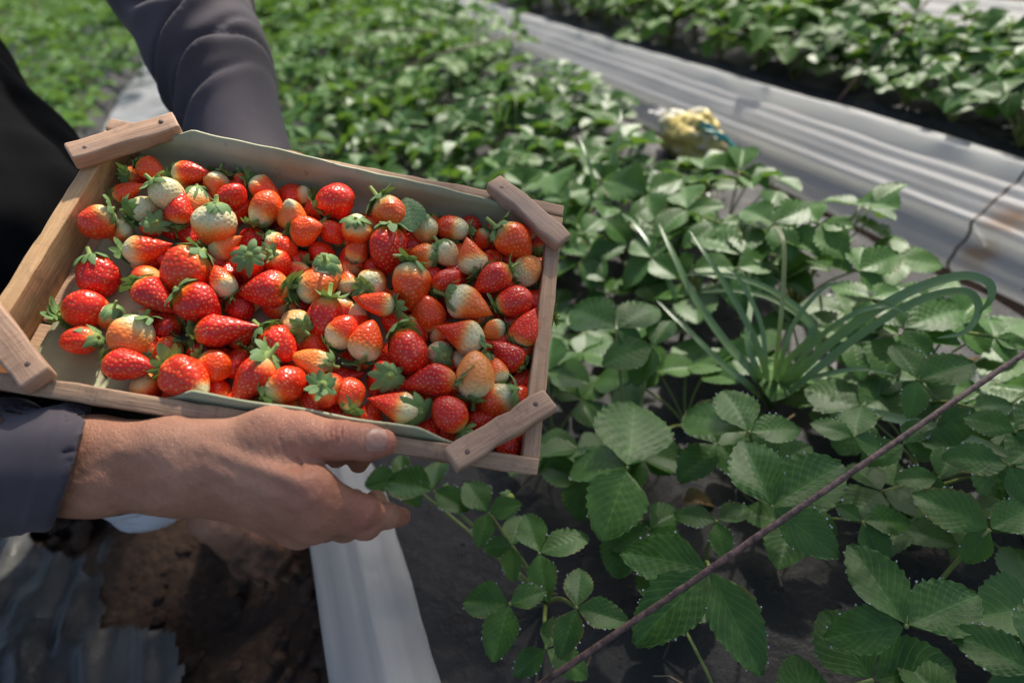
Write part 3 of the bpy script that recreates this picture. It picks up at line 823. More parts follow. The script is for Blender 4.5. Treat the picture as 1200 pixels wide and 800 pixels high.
FM = [fruit_mesh(i) for i in range(10)]      # unit radius, unit length, calyx at z = 0

def calyx_mesh(i):
    """sepals in berry radii round the origin; z runs into the fruit"""
    r = random.Random(70+i); mb = MB()
    n = r.choice([9, 10, 11, 12]); style = i % 5        # 0 flat star, 1 hugging, 2 raised, 3 mixed, 4 ragged
    for k in range(n):
        an = k/n*2*math.pi+r.uniform(-.14, .14); Ln = r.uniform(.72, 1.1)*(1.0 if k % 2 else .88)
        wd = r.uniform(.17, .25); cu = [.25, .75, -.45, .2, .3][style]+r.uniform(-.35, .35)*(1.3 if style > 2 else .8); tw = r.uniform(-.5, .5)
        nu_, nv_ = 5, 9; P = []; q = []
        for j in range(nv_):
            t = j/(nv_-1); rad = .10+Ln*t*(1-.15*abs(cu)); zz = cu*t*t*Ln*.75-.10*math.sin(t*math.pi)*(1 if cu > 0 else .3)-.06
            w_ = wd*(math.sin(math.pi*min(1, .12+.80*t**1.05))**.8)*(1 if t < .999 else .35)
            for m in range(nu_):
                u = (m/(nu_-1)-.5)*2; lx = rad; ly = u*w_; lz = zz+.10*abs(u)*w_*2-u*w_*tw*t
                P.append((lx*math.cos(an)-ly*math.sin(an), lx*math.sin(an)+ly*math.cos(an), lz)); q.append(.12+.88*t)
        mb.add(P, grid_faces(nu_, nv_), 0, q=q)
    # centre boss and stub of the stalk
    P = []; q = []; nn = 14; prof = [(.30, .02), (.26, -.09), (.17, -.13), (.11, -.12), (.095, -.22-.25*(i % 3)), (.07, -.24-.25*(i % 3)), (.001, -.235-.25*(i % 3))]
    for rr, zz in prof:
        for m in range(nn):
            a = m/nn*6.2832; P.append((rr*math.cos(a), rr*math.sin(a), zz)); q.append(.0 if rr > .2 else .18 if rr > .1 else .05)
    mb.add(P, grid_faces(nn, len(prof), True), 0, q=q)
    return mb.mesh('calyx', CALYX)
CX = [calyx_mesh(i) for i in range(12)]

BERRIES = '''
163 192 196 207 25 .72 .1 2 . | orange red strawberry highest at the far left corner, in the liner's shadow edge
147 204 160 200 22 .95 .1 0 v | dark shaded strawberry half hidden behind the far left corner berry
203 204 244 202 26 .82 .32 2 . | red strawberry lying level with green calyx left, against the liner near the far left corner
135 231 167 216 21 .75 .15 1 . | slim orange red strawberry leaning on the pale green one near the left end wall
178 212 201 240 34 .08 .5 2 v | round pale green white unripe strawberry with leafy cap near the far left corner
130 247 99 274 32 .78 .2 2 . | red strawberry farthest left in the upper half, beside the wooden end wall
153 262 129 280 23 .62 .45 1 . | red and greenish strawberry tucked under a calyx below the farthest left red one
150 246 172 238 28 .12 .5 1 v | greenish strawberry with a dark upright calyx left of the pale round one
181 262 160 266 24 .95 .1 1 v | small crimson strawberry showing its spread calyx left of a pair of upright red ones
209 262 212 221 28 .86 .05 2 . | upright glossy red strawberry with tip up, right of the pale round one
204 268 193 238 23 .93 .05 1 . | dark red strawberry squeezed left of the upright glossy one
231 220 233 256 27 .5 .42 1 . | orange strawberry with pale shoulders behind the big pale shouldered one
257 246 249 288 43 .56 .5 2 . | large orange strawberry with a wide pale green shoulder and flat cap, upper left
255 203 252 232 26 .6 .45 1 . | pale topped orange strawberry against the liner, upper left
258 240 285 220 29 .87 .05 2 . | bright red strawberry with rounded tip pointing up right under the liner
281 204 284 222 18 .8 .1 0 . | tiny red strawberry peeking up against the liner
294 214 328 234 26 .7 .3 1 . | red strawberry with pale left shoulder touching the liner
301 262 320 226 35 .62 .3 2 . | large orange red strawberry with tip up and calyx below, left of the pale tipped one
339 264 344 238 33 .5 .0 2 g | orange strawberry with a pale green tip pointing up
364 229 341 228 20 .7 .4 0 . | dull red strawberry in shade between liner and pale tipped one
372 240 413 231 38 .86 .08 2 . | big bright red strawberry touching the liner at its middle
342 274 377 266 32 .64 .1 2 . | smooth orange strawberry lying on its side below the pale tipped one
313 279 346 297 31 .76 .45 1 . | red strawberry with white shoulder left of the smooth orange one
248 298 284 277 27 .5 .35 1 . | pale orange strawberry curving over a crimson one, left of the two green stars
292 300 271 310 35 .95 .05 2 v | crimson strawberry under the widest flat green star, left of centre
316 297 327 317 27 .9 .1 1 v | dark red strawberry whose calyx touches the widest green star on its right
378 262 400 284 25 .82 .1 1 . | red strawberry with dark leafy cap left of the star under the liner
417 257 411 276 31 .7 .2 2 v | strawberry hidden under an open eight leaved star close to the liner
445 234 473 272 37 .62 .2 2 . | orange red strawberry with cap against the liner, above the big deep red one
498 255 498 286 29 .35 .5 1 . | plump pale orange strawberry standing cap up beside a loose leaf
549 270 511 264 29 .76 .45 1 . | red strawberry with green right shoulder touching the liner right of the middle
571 272 557 290 22 .8 .2 0 . | dim red strawberry in liner shade left of the last corner berry
456 266 453 321 41 .95 .03 2 . | big glossy deep red strawberry standing cap up in the middle of the pile
413 308 430 273 24 .66 .2 1 . | orange red strawberry leaning left of the big deep red one
483 302 473 288 16 .5 .2 0 . | bit of orange strawberry right of the big deep red one
511 301 478 298 28 .55 .3 1 . | rounded orange strawberry with calyx right, under the plump pale one
514 285 535 312 28 .12 .4 1 . | greenish white strawberry between two orange ones, right of the middle
558 320 547 279 31 .62 .45 2 . | orange strawberry with tip up and white base, left of the corner group
482 308 482 364 43 .66 .22 2 . | tallest orange red strawberry with flat cap up, right of centre
510 341 538 318 27 .88 .05 2 . | red two lobed strawberry between the tall orange one and the white shouldered one
584 268 621 301 39 .66 .15 2 . | large orange red strawberry with dark cap closest to the far right corner brace
627 281 609 263 19 .75 .2 0 . | red strawberry in shadow under the far right corner brace
586 306 571 296 18 .72 .2 0 . | small red strawberry peeking out below the large corner one
597 315 556 341 33 .9 .05 2 . | deep red strawberry slanting down left near the right end wall
604 328 630 306 31 .4 .6 1 . | white based orange strawberry touching the right end wall
582 358 623 347 32 .9 .08 2 . | red strawberry lying level with cap left, close to the right end wall
526 347 576 368 38 .56 .42 2 . | long orange strawberry with broad white shoulder and green cap upper left, right half
607 403 626 363 31 .86 .12 2 . | upright red strawberry with cap down against the right end wall
566 403 511 383 36 .77 .45 2 . | red strawberry with big white right shoulder in the lower right half
589 383 569 390 23 .5 .5 1 . | small reddish white strawberry between two larger ones near the right wall
612 429 576 401 31 .98 .0 1 . | very dark crimson strawberry by the right wall above the near brace
555 468 557 412 44 .38 .3 2 . | large pale orange strawberry standing cap down near the near right brace
587 448 581 421 25 .6 .4 1 . | pale red strawberry right of the large pale orange one
603 458 565 482 35 .72 .45 1 . | strawberry with pale green seedy shoulder half under the near right brace
540 503 512 467 37 .94 .06 2 . | deep red strawberry with cap down right by the front liner edge
533 443 466 452 35 .96 .03 2 . | longest deep crimson strawberry lying level in the lower right
489 482 431 467 33 .84 .4 2 . | long red strawberry with white right shoulder and cap over the thumb side liner
545 500 586 485 27 .92 .05 0 . | dark red strawberry underneath the near right brace end
590 508 600 536 30 .9 .1 0 . | red strawberry seen through the gap of the near right brace
467 389 485 435 43 .94 .05 2 . | large deep red strawberry with curled cap upper left, below the tall orange one
521 417 502 412 28 .1 .4 0 v | unripe greenish strawberry with broad calyx beside the large deep red one
545 430 535 413 20 .05 .5 0 . | whitish unripe strawberry peeking beside the large pale orange one
428 338 439 318 31 .56 .4 1 v | small orange white strawberry with cap toward the viewer, left of the tall orange one
408 345 403 308 25 .6 .45 1 . | orange strawberry with tip up and white base, centre of the pile
351 346 394 325 37 .55 .35 2 . | rough orange strawberry with seedy pale left shoulder, centre of the pile
381 306 374 325 33 .3 .3 2 v | strawberry under the open star right of centre with long sepals
461 360 414 349 28 .72 .15 2 . | orange red cone shaped strawberry pointing left with leafy cap right
387 352 377 393 41 .93 .04 1 . | dark glossy red strawberry with cap up behind a white based one
388 405 413 372 33 .76 .5 2 . | red strawberry with smooth white base facing down left
423 422 437 376 39 .7 .42 2 . | orange strawberry with white base and large green cap facing the viewer
502 384 499 351 35 .72 .1 1 . | red strawberry with tip up and cap down below the tall orange one
426 376 411 359 21 .06 .5 0 . | whitish unripe strawberry deep between red ones at the centre
109 302 121 346 39 .92 .02 2 . | red strawberry hanging tip down under the leafy cap that overhangs the left end wall
147 297 201 286 33 .77 .42 2 . | red strawberry with speckled white shoulder left, lying level near the left end
231 297 197 339 49 .8 .1 2 . | very big orange red strawberry with cap at upper right, left half
163 332 205 366 37 .94 .08 2 . | glossy crimson strawberry with a white ring under its cap, left half
76 370 124 355 38 .85 .05 2 . | red strawberry lying nearest the left end wall on the bare liner
221 346 247 369 43 .96 .0 2 . | round dark red strawberry showing no cap, left of centre
271 346 250 312 29 .72 .48 2 . | red and white strawberry with tip up and a short stalk below
337 336 279 343 42 .9 .0 2 . | large shiny red strawberry lying level under the widest green star
270 351 292 371 27 .97 .0 0 . | dark crimson strawberry in the gap under the shiny red one
230 391 302 382 36 .92 .05 2 . | long red strawberry lying level with curled cap at its left, left of centre
309 389 343 419 39 .86 .08 2 . | red strawberry with bright cap at upper left beside the long level one
355 386 328 369 29 .28 .2 1 v | pale unripe strawberry with a long fringed cap, centre of the pile
388 428 342 417 28 .46 .2 2 . | pale orange strawberry pointing left above the biggest star at the front
378 451 373 467 37 .86 .05 2 v | red strawberry under the big open star nearest the hand
413 476 408 446 31 .76 .1 2 . | orange red strawberry with cap down at the front edge right of the big star
456 441 436 447 33 .96 .0 1 v | dark red strawberry showing only its ragged cap in the lower middle
313 420 273 476 39 .9 .03 2 . | tall red strawberry pointing down at the front edge over the wrist
318 461 349 440 41 .82 .26 2 . | red strawberry with white band and dark cap left, at the front edge
237 420 267 437 31 .66 .05 1 . | plain orange strawberry behind the broad green tipped one
194 430 245 460 51 .8 .05 2 g | broad orange red strawberry with a green tip and a pitted scar at the front
124 425 184 431 36 .95 .0 2 . | deep red oval strawberry with curled cap left at the front left
162 376 145 413 41 .5 .38 2 . | orange and cream strawberry with wide green cap up, front left
135 364 120 381 25 .5 .3 0 . | dull orange strawberry behind the cream capped one, front left
112 394 72 403 31 .86 .02 2 . | small red cone strawberry pointing left on the bare liner
181 416 165 397 31 .9 .05 0 . | shiny red strawberry wedged between the cream one and the deep red oval
205 377 176 392 32 .97 .0 0 . | dark crimson strawberry in shadow under the glossy white ringed one
206 404 184 419 29 .68 .05 0 . | dim orange strawberry behind the broad green tipped one's cap
284 414 269 437 30 .97 .0 0 . | dark crimson strawberry in the gap below the long level one
'''
MUL = np.stack([RT, -UP, FW], 1)            # camera axes: right, down, forward
def berry(bx, by, tx, ty, wd, ripe, sh, lev, flag, label, k, group='strawberries heaped in the crate', cap=True):
    mx, my = (bx+tx)/2, (by+ty)/2
    ca = {2: -.0040, 1: -.0125, 0: -.0210}[lev]
    q = cpt(mx, my, ca)
    left = max(0, min(1, (.12-q[0])/.06)); ca = ca*(1-left)+(-.0195 if lev == 2 else -.023)*left if my > 270 else ca-.004*left
    z = (c2w(cpt(mx, my, ca))-O) @ FW
    wm = wd*z/F*.5*1.10; C = at(mx, my, z)
    dx, dy = (tx-bx)*z/F, (ty-by)*z/F; lp = math.hypot(dx, dy)
    lp *= 1.06; dx *= 1.06; dy *= 1.06; Ln = max(lp, wm*2*(1.18 if flag != 'v' else 1.25)); dz = math.sqrt(max(0, Ln*Ln-lp*lp))
    dz *= {'v': 1, '.': .5 if (bx+by) % 2 else -.5, 'g': -1}[flag]
    ax = MUL @ np.array([dx, dy, dz]); ax = unit(ax)
    up = np.array([.2, .1, 1.]) if abs(ax[2]) < .9 else np.array([1., 0, 0])
    X = unit(np.cross(up, ax)); Y = np.cross(ax, X)
    base = C-ax*Ln/2 if flag != 'v' else at(bx, by, z-wm*1.15)
    rot = Matrix.Rotation(rnd.uniform(0, 6.28), 4, 'Z')
    M = Matrix(((X[0], Y[0], ax[0], base[0]), (X[1], Y[1], ax[1], base[1]), (X[2], Y[2], ax[2], base[2]), (0, 0, 0, 1)))
    fat = Ln/(2*wm)
    i = rnd.choice([0, 1, 3, 5, 8] if fat > 1.3 else [2, 4, 6, 7, 9, 1])
    o = link('strawberry', FM[i]); o.matrix_world = M @ rot @ Matrix.Diagonal((wm, wm, Ln, 1))
    o.color = (ripe*rnd.uniform(.97, 1.03), sh*.80, 1.0 if flag == 'g' else 0.0, 1)
    tag(o, label, 'strawberry', group)
    if cap:
        c = link('calyx', CX[(k*7+(0 if flag == 'v' else 1)) % 12], o)
        sc = wm*rnd.uniform(1.0, 1.3); 
        off = wm*.05
        c.matrix_local = o.matrix_world.inverted() @ (M @ Matrix.Translation((0, 0, off)) @ Matrix.Rotation(rnd.uniform(0, 6), 4, 'Z') @ Matrix.Rotation(rnd.uniform(-.15, .15), 4, 'X') @ Matrix.Scale(sc, 4))
    return o
for k, ln in enumerate([q for q in BERRIES.strip().split('\n')]):
    a, lab = ln.split('|'); a = a.split()
    berry(*[float(q) for q in a[:7]], int(a[7]), a[8], lab.strip().replace(',', ''), k)
# berries underneath that show only through the gaps
for i in range(15):
    for j in range(8):
        p = np.array([.075+i*.0235+rnd.uniform(-.006, .006), -(.035+j*.0285+rnd.uniform(-.006, .006)), -.0255])
        if p[0] < .10 and p[1] < -.16: continue
        C = c2w(p); wm = rnd.uniform(.0108, .013); Ln = wm*rnd.uniform(2.2, 2.8); ax = unit(nrs.normal(size=3)*[1, 1, .3]); ax = CMn[:3, :3] @ ax
        up = np.array([.1, .2, 1.]); X = unit(np.cross(up, ax)); Y = np.cross(ax, X); b = C-ax*Ln/2
        o = link('strawberry', rnd.choice(FM)); o.matrix_world = Matrix(((X[0], Y[0], ax[0], b[0]), (X[1], Y[1], ax[1], b[1]), (X[2], Y[2], ax[2], b[2]), (0, 0, 0, 1))) @ Matrix.Diagonal((wm, wm, Ln, 1))
        o.color = (rnd.uniform(.74, .98), rnd.uniform(0, .15), 0, 1)
        tag(o, 'strawberry buried under the heap so that only a sliver shows in the gaps', 'strawberry', 'strawberries buried under the heap')
        if rnd.random() < .6:
            c = link('calyx', rnd.choice(CX), o); c.matrix_local = Matrix.Diagonal((.95, .95, wm*.95/Ln, 1))
# a loose leaf tucked against the liner
mb = MB(); v, f, lu = leaflet(at(484, 272, .553), at(476, 230, .562), unit(O-at(480, 250, .5)), .82, .1, .05, 11, 28, False, rv=1.0); mb.add(v, f, 0, luv=lu)
o = link('loose_leaf', mb.mesh('loose_leaf', m_leaf('loose leaf green', (.14, .23, .09), (.20, .30, .13), (.16, .25, .1)))); tag(o, 'single loose green leaf standing among the strawberries against the liner', 'leaf')

# unseen sun blocker added high overhead, outlined so its shadow falls on chosen areas
def shade():
    H = 2.3
    poly = [(.66, 2.14), (.87, 2.14), (.895, 1.80), (.3, 1.79), (.3, .2), (2.4, .2), (1.98, 2.00), (1.24, 2.46), (1.16, 2.8), (.52, 2.8), (.52, 2.38), (.66, 2.36)]
    V_ = np.array([(x, y, H) for x, y in poly])
    bm = bmesh.new(); vs = [bm.verts.new(p) for p in V_]; bm.faces.new(vs); bmesh.ops.triangulate(bm, faces=bm.faces); bmesh.ops.subdivide_edges(bm, edges=bm.edges, cuts=4, use_grid_fill=True)
    v = np.array([q.co for q in bm.verts]); v[:, 2] += .02*wav(v, .9, 3); f = [[bm_v.index for bm_v in ff.verts] for ff in bm.faces]; bm.free()
    M = Mat('unseen sun blocker', .8, .2); M.col((.16, .17, .16))
    tr = M.n('BsdfTranslucent'); tr.inputs[0].default_value = (.4, .42, .4, 1); mx = M.n('MixShader'); mx.inputs[0].default_value = .28
    M.l(M.b.outputs[0], mx.inputs[1]); M.l(tr.outputs[0], mx.inputs[2])
    # noise patches of transparency, put in to dapple the foreground with sun
    tp = M.n('BsdfTransparent'); m2 = M.n('MixShader'); M.l(M.maprange(M.noise(M.coord(), 7.5, 1), .50, .68, .04, .42), m2.inputs[0]); M.l(mx.outputs[0], m2.inputs[1]); M.l(tp.outputs[0], m2.inputs[2]); M.l(m2.outputs[0], M.out.inputs[0])
    o = link('unseen_sun_blocker', mesh('unseen_sun_blocker', v, f, M.m)); tag(o, 'added unseen sun blocker stretched high above the near end of the middle bed', 'unseen sun blocker')
shade()
# ------------------------------------------------------------------ the picker: smooth unions of tapered limbs, meshed with surface nets
def cap(P, a, b, ra, rb):
    a = np.asarray(a, np.float32); ab = np.asarray(b, np.float32)-a; q = P-a
    t = np.clip((q @ ab)/max(1e-9, ab @ ab), 0, 1)
    return np.linalg.norm(q-t[..., None]*ab, axis=-1)-(ra+(rb-ra)*t)
def ell(P, c, R, M=None):
    q = P-np.asarray(c, np.float32)
    if M is not None: q = q @ np.asarray(M, np.float32).T
    k = np.linalg.norm(q/np.asarray(R, np.float32), axis=-1)
    return (k-1)*min(R)
def smin(a, b, k):
    h = np.clip(.5+.5*(b-a)/k, 0, 1); return b+(a-b)*h-k*h*(1-h)
def smax(a, b, k): return -smin(-a, -b, k)
def nets(fn, lo, hi, h):
    lo = np.asarray(lo, float); n = np.ceil((np.asarray(hi)-lo)/h).astype(int)+1
    ax = [lo[i]+h*np.arange(n[i]) for i in range(3)]
    D = np.empty(n, np.float32); step = max(1, int(4e5/(n[1]*n[2])))
    for i in range(0, n[0], step):
        G = np.stack(np.meshgrid(ax[0][i:i+step], ax[1], ax[2], indexing='ij'), -1).astype(np.float32); D[i:i+step] = fn(G)
    for a in range(3):                        # closed at the border
        ix = [slice(None)]*3; ix[a] = 0; D[tuple(ix)] = np.maximum(D[tuple(ix)], h*.5); ix[a] = -1; D[tuple(ix)] = np.maximum(D[tuple(ix)], h*.5)
    S = D < 0; m = n-1
    acc = np.zeros((*m, 3), np.float32); cnt = np.zeros(m, np.float32)
    off = [(i, j, k) for i in (0, 1) for j in (0, 1) for k in (0, 1)]
    sl_ = lambda o: tuple(slice(o[a], o[a]+m[a]) for a in range(3))
    for o in off:
        for a in range(3):
            if o[a]: continue
            o2 = list(o); o2[a] = 1; d0, d1 = D[sl_(o)], D[sl_(o2)]; x = (S[sl_(o)] != S[sl_(o2)])
            t = np.where(x, d0/np.where(np.abs(d0-d1) < 1e-12, 1, d0-d1), 0)
            for b in range(3): acc[..., b] += np.where(x, o[b]+(t if b == a else 0), 0)
            cnt += x
    act = cnt > 0; idx = np.full(m, -1, int); idx[act] = np.arange(act.sum())
    cell = np.argwhere(act); V = lo+h*(cell+acc[act]/cnt[act][:, None])
    Fc = []
    for a in range(3):
        b, c = (a+1) % 3, (a+2) % 3
        o2 = [0, 0, 0]; o2[a] = 1
        s0 = S[tuple(slice(0, n[q]-(1 if q == a else 0)) for q in range(3))]; s1 = S[tuple(slice(1 if q == a else 0, n[q]) for q in range(3))]
        e = np.argwhere(s0 != s1)
        e = e[(e[:, b] > 0) & (e[:, c] > 0) & (e[:, b] < m[b]) & (e[:, c] < m[c])]
        if not len(e): continue
        def ci(db, dc):
            q = e.copy(); q[:, b] -= db; q[:, c] -= dc; return idx[q[:, 0], q[:, 1], q[:, 2]]
        Q = np.stack([ci(1, 1), ci(0, 1), ci(0, 0), ci(1, 0)], 1)
        ins = S[e[:, 0], e[:, 1], e[:, 2]]
        Q[~ins] = Q[~ins][:, ::-1]; Fc.append(Q)
    return V, np.concatenate(Fc)

# ---- right hand and forearm
def P3(x, y, d): return at(x, y, d)
WR = P3(222, 546, .452)
HP_ = dict(
 fa=[(-140, 556, .475, .034), (20, 548, .460, .0285), (110, 546, .455, .0262), (200, 546, .452, .0262)],
)
MC = {'i': (P3(232, 530, .446), P3(366, 574, .434), .0160, .0150), 'm': (P3(232, 545, .444), P3(372, 597, .438), .0165, .0148),
      'r': (P3(230, 560, .447), P3(366, 611, .447), .0155, .0140), 'l': (P3(228, 568, .452), P3(350, 620, .459), .0140, .0128)}
FI = {'i': [(P3(366, 574, .434), .0140), (P3(423, 599, .452), .0112), (P3(454, 604, .470), .0092), (P3(470, 605, .484), .0074)],
      'm': [(P3(372, 597, .438), .0138), (P3(428, 612, .462), .0112), (P3(444, 600, .490), .0096), (P3(440, 586, .508), .0084)],
      'r': [(P3(366, 611, .447), .0132), (P3(404, 616, .482), .0108), (P3(420, 600, .512), .0094), (P3(416, 584, .530), .0082)],
      'l': [(P3(350, 620, .459), .0120), (P3(380, 618, .495), .0098), (P3(392, 602, .520), .0086), (P3(390, 588, .534), .0074)]}
TH_ = [(P3(262, 528, .455), .0215), (P3(318, 514, .452), .0225), (P3(352, 513, .450), .0175), (P3(402, 516, .447), .0128), (P3(428, 518, .446), .0122), (P3(448, 519, .4465), .0100)]
def hand(P):
    d = None
    # forearm: two bones side by side give the flat wrist
    for s in (-1, 1):
        pts = [P3(x, y+s*hh, dd) for x, y, dd, hh in ((-140, 556, .475, 20), (20, 548, .462, 19), (110, 546, .456, 17.5), (205, 546, .452, 20), (240, 547, .451, 18))]
        rr = [.030, .0262, .0232, .0205, .0190]
        for k in range(4):
            q = cap(P, pts[k], pts[k+1], rr[k], rr[k+1]); d = q if d is None else smin(d, q, .014)
    h = None
    for k, (a, b, ra, rb) in MC.items():
        q = cap(P, a, b, ra, rb); h = q if h is None else smin(h, q, .013)
    d = smin(d, h, .016)
    t = None
    for k in range(len(TH_)-1):
        q = cap(P, TH_[k][0], TH_[k+1][0], TH_[k][1], TH_[k+1][1]); t = q if t is None else smin(t, q, .006)
    # pads: flattened nail side is towards the viewer
    d = smin(d, t, .012)
    web = cap(P, P3(330, 535, .452), P3(352, 552, .446), .0135, .0085); d = smin(d, web, .012)
    fs = None
    for k in 'imrl':
        f = None; pts = FI[k]
        for j in range(len(pts)-1):
            q = cap(P, pts[j][0], pts[j+1][0], pts[j][1], pts[j+1][1]); f = q if f is None else smin(f, q, .004)
        # knuckle
        f = smin(f, np.linalg.norm(P-pts[1][0].astype(np.float32), axis=-1)-pts[1][1]*1.06, .004)
        fs = f if fs is None else smin(fs, f, .0028)
    d = smin(d, fs, .0075)
    for k in 'imr':
        kn = FI[k][0][0]+unit(O-FI[k][0][0])*.0035
        d = smin(d, np.linalg.norm(P-kn.astype(np.float32), axis=-1)-.0125, .007)
    # tendons and veins as low ridges on the back of the hand
    for a, b, r in ((P3(245, 528, .430), P3(352, 566, .4200), .0030), (P3(248, 545, .4285), P3(358, 592, .4230), .0028), (P3(246, 560, .432), P3(350, 606, .4325), .0025)):
        d = smin(d, cap(P, a, b, r, r*1.2), .007)
    for pl in ([(255, 572, .437), (300, 560, .4285), (330, 578, .427)], [(262, 600, .443), (320, 606, .436), (372, 628, .441)], [(140, 528, .436), (190, 540, .432), (240, 520, .4335)]):
        for a, b in zip(pl[:-1], pl[1:]): d = smin(d, cap(P, P3(*a), P3(*b), .0019, .0019), .0045)
    # creases over the thumb joint, between thumb and index, at the knuckles
    axis = unit(TH_[4][0]-TH_[2][0]).astype(np.float32)
    for px, amp, wd in ((386, .0010, .0009), (393, .0021, .0008), (399, .0015, .0008), (405, .0019, .0008), (411, .0009, .0009)):
        s = (P-P3(px, 516, .447).astype(np.float32)) @ axis
        near = np.exp(-(np.linalg.norm(P-P3(px, 512, .437).astype(np.float32), axis=-1)/.010)**4)
        s = s+.0012*np.sin((P @ UP.astype(np.float32))*420+px)
        d = d+amp*np.exp(-(s/wd)**2)*near
    for k, dirk in (('i', .5), ('m', .5)):
        c = FI[k][1][0]+unit(O-FI[k][1][0])*.010; ax2 = unit(FI[k][2][0]-FI[k][0][0]).astype(np.float32)
        near = np.exp(-(np.linalg.norm(P-c.astype(np.float32), axis=-1)/.009)**4)
        for o_ in (-.003, 0, .003):
            s = (P-c.astype(np.float32)) @ ax2-o_; d = d+.0011*np.exp(-(s/.0008)**2)*near
    # nail bed
    nb_ = P3(444, 514, .4345); near = np.linalg.norm((P-nb_.astype(np.float32)), axis=-1)
    d = d+.0006*np.exp(-((near-.0086)/.0012)**2)
    # web folds between thumb and index, and wrist lines
    for k, (px, py, dp) in enumerate(((338, 528, .4335), (346, 535, .432), (352, 543, .431), (212, 520, .433), (216, 540, .431), (224, 560, .433))):
        c = P3(px, py, dp).astype(np.float32); near = np.exp(-(np.linalg.norm(P-c, axis=-1)/.014)**4)
        axw = unit(RT*.85+UP*(.55 if k < 3 else .1)).astype(np.float32); s = (P-c) @ axw+.0015*wav(P, 60, 140+k)
        d = d+(.0010 if k < 3 else .0006)*np.exp(-(s/.0009)**2)*near
    fine = np.sin(((P @ RT.astype(np.float32))*.9+(P @ UP.astype(np.float32))*.5)*1150+3*wav(P, 30, 150))
    back = np.exp(-(np.linalg.norm(P-P3(320, 560, .43).astype(np.float32), axis=-1)/.05)**2)
    d = d+.00016*fine*back
    d = d+.00028*wav(P, 75, 91)+.00012*wav(P, 190, 92)
    return d
hv, hf = nets(hand, np.min([P3(-150, 470, .46), P3(480, 620, .55), P3(300, 640, .40), P3(480, 480, .55), P3(200, 600, .40)], 0)-.03, np.max([P3(-150, 470, .46), P3(480, 560, .55), P3(300, 470, .40), P3(480, 480, .55), P3(-150, 580, .50)], 0)+.03, .00145)

# ---- left hand flat under the crate floor, its fingertips past the front wall
LW = P3(338, 205, .72)
def lhand(P):
    d = cap(P, P3(312, 225, .74), LW, .028, .026)
    palm = None
    for k, (mx, my) in enumerate(((330, 395), (352, 392), (374, 396), (395, 405))):
        M_ = P3(mx+8, my, .602+.004*k); q = cap(P, LW+unit(RT)*(-.018+.012*k), M_, .015, .0135); palm = q if palm is None else smin(palm, q, .012)
    d = smin(d, palm, .016)
    for k, (bx, by, mx, my, tx, ty, td) in enumerate(((338, 395, 352, 478, 372, 542, .528), (360, 392, 378, 480, 394, 545, .530), (382, 396, 402, 485, 420, 551, .532), (403, 405, 420, 480, 432, 538, .537))):
        a, b, c = P3(bx, by, .603), P3(mx, my, .572), P3(tx, ty-8, td)
        f = smin(cap(P, a, b, .0115, .0098), cap(P, b, c, .0098, .0084), .004); d = smin(d, f, .003)
    d = smin(d, cap(P, P3(380, 330, .63), P3(440, 360, .61), .013, .010), .01)
    return d+.0004*wav(P, 80, 95)
lv_, lf_ = nets(lhand, np.min([P3(285, 150, .78), P3(450, 560, .52), P3(350, 400, .64)], 0)-.05, np.max([P3(285, 150, .78), P3(450, 560, .52), P3(350, 400, .56)], 0)+.05, .0032)

# ---- bare foot in the mud
TOE = [onz(x, y, -.118) for x, y in ((289, 676), (309, 684), (325, 683), (339, 678), (351, 668))]
HEEL = onz(268, 588, -.095); ANK = P3(262, 604, .93)+np.array([0, 0, .02])
def foot(P):
    d = cap(P, ANK+np.array([-.01, .0, .10]), ANK, .038, .034)
    d = smin(d, cap(P, ANK, HEEL, .034, .030), .02)
    mid = [ANK*.35+t*.65+np.array([0, 0, .018]) for t in TOE]
    for k, (m_, t) in enumerate(zip(mid, TOE)):
        b = t+unit(m_-t)*.030
        d = smin(d, cap(P, ANK+np.array([0, -.01, -.005]), b+np.array([0, 0, .007]), .028, .0145), .020)
    for k, t in enumerate(TOE):
        r = [.0135, .0098, .0092, .0088, .0082][k]; b = t+unit(mid[k]-t)*.034
        top = t+unit(mid[k]-t)*.012+np.array([0, 0, .009])
        d = smin(d, smin(cap(P, b+np.array([0, 0, .006]), top, r*1.05, r), cap(P, top, t+np.array([0, 0, .004]), r, r*.9), .004), .0035)
    return d+.0012*wav(P, 45, 97)+.0006*wav(P, 120, 98)
allf = np.array(TOE+[HEEL, ANK, ANK+np.array([0, 0, .1])])
fv, ff_ = nets(foot, allf.min(0)-.05, allf.max(0)+.05, .0028)

# ---- the rest of the body, most of it out of the picture
SHR, ELR = np.array([-.80, .52, .50]), np.array([-.545, .375, .405])
SHL, ELL, WRL = P3(-130, -330, .93), P3(170, -120, .90), P3(205, -20, .87)
HIPR, HIPL = np.array([-.99, .72, .17]), np.array([-1.0, .94, .18])
KNR, KNL = P3(45, 440, .66), P3(20, 235, .84)
ANL = np.array([-.74, .98, -.05])
PEL = (HIPR+HIPL)/2; CHE = (SHR+SHL)/2*.8+PEL*.2; NEK = (SHR+SHL)/2+np.array([.03, -.01, .05])
HED = NEK+np.array([.06, -.04, .14])
FDIR = unit(np.array([.80, -.35, -.45])); HUP = unit(np.array([.45, -.2, .9])-FDIR*(np.array([.45, -.2, .9]) @ FDIR)); HSD = np.cross(FDIR, HUP)
HM = np.stack([FDIR, HSD, HUP])
def hp(f, s, u): return HED+FDIR*f+HSD*s+HUP*u
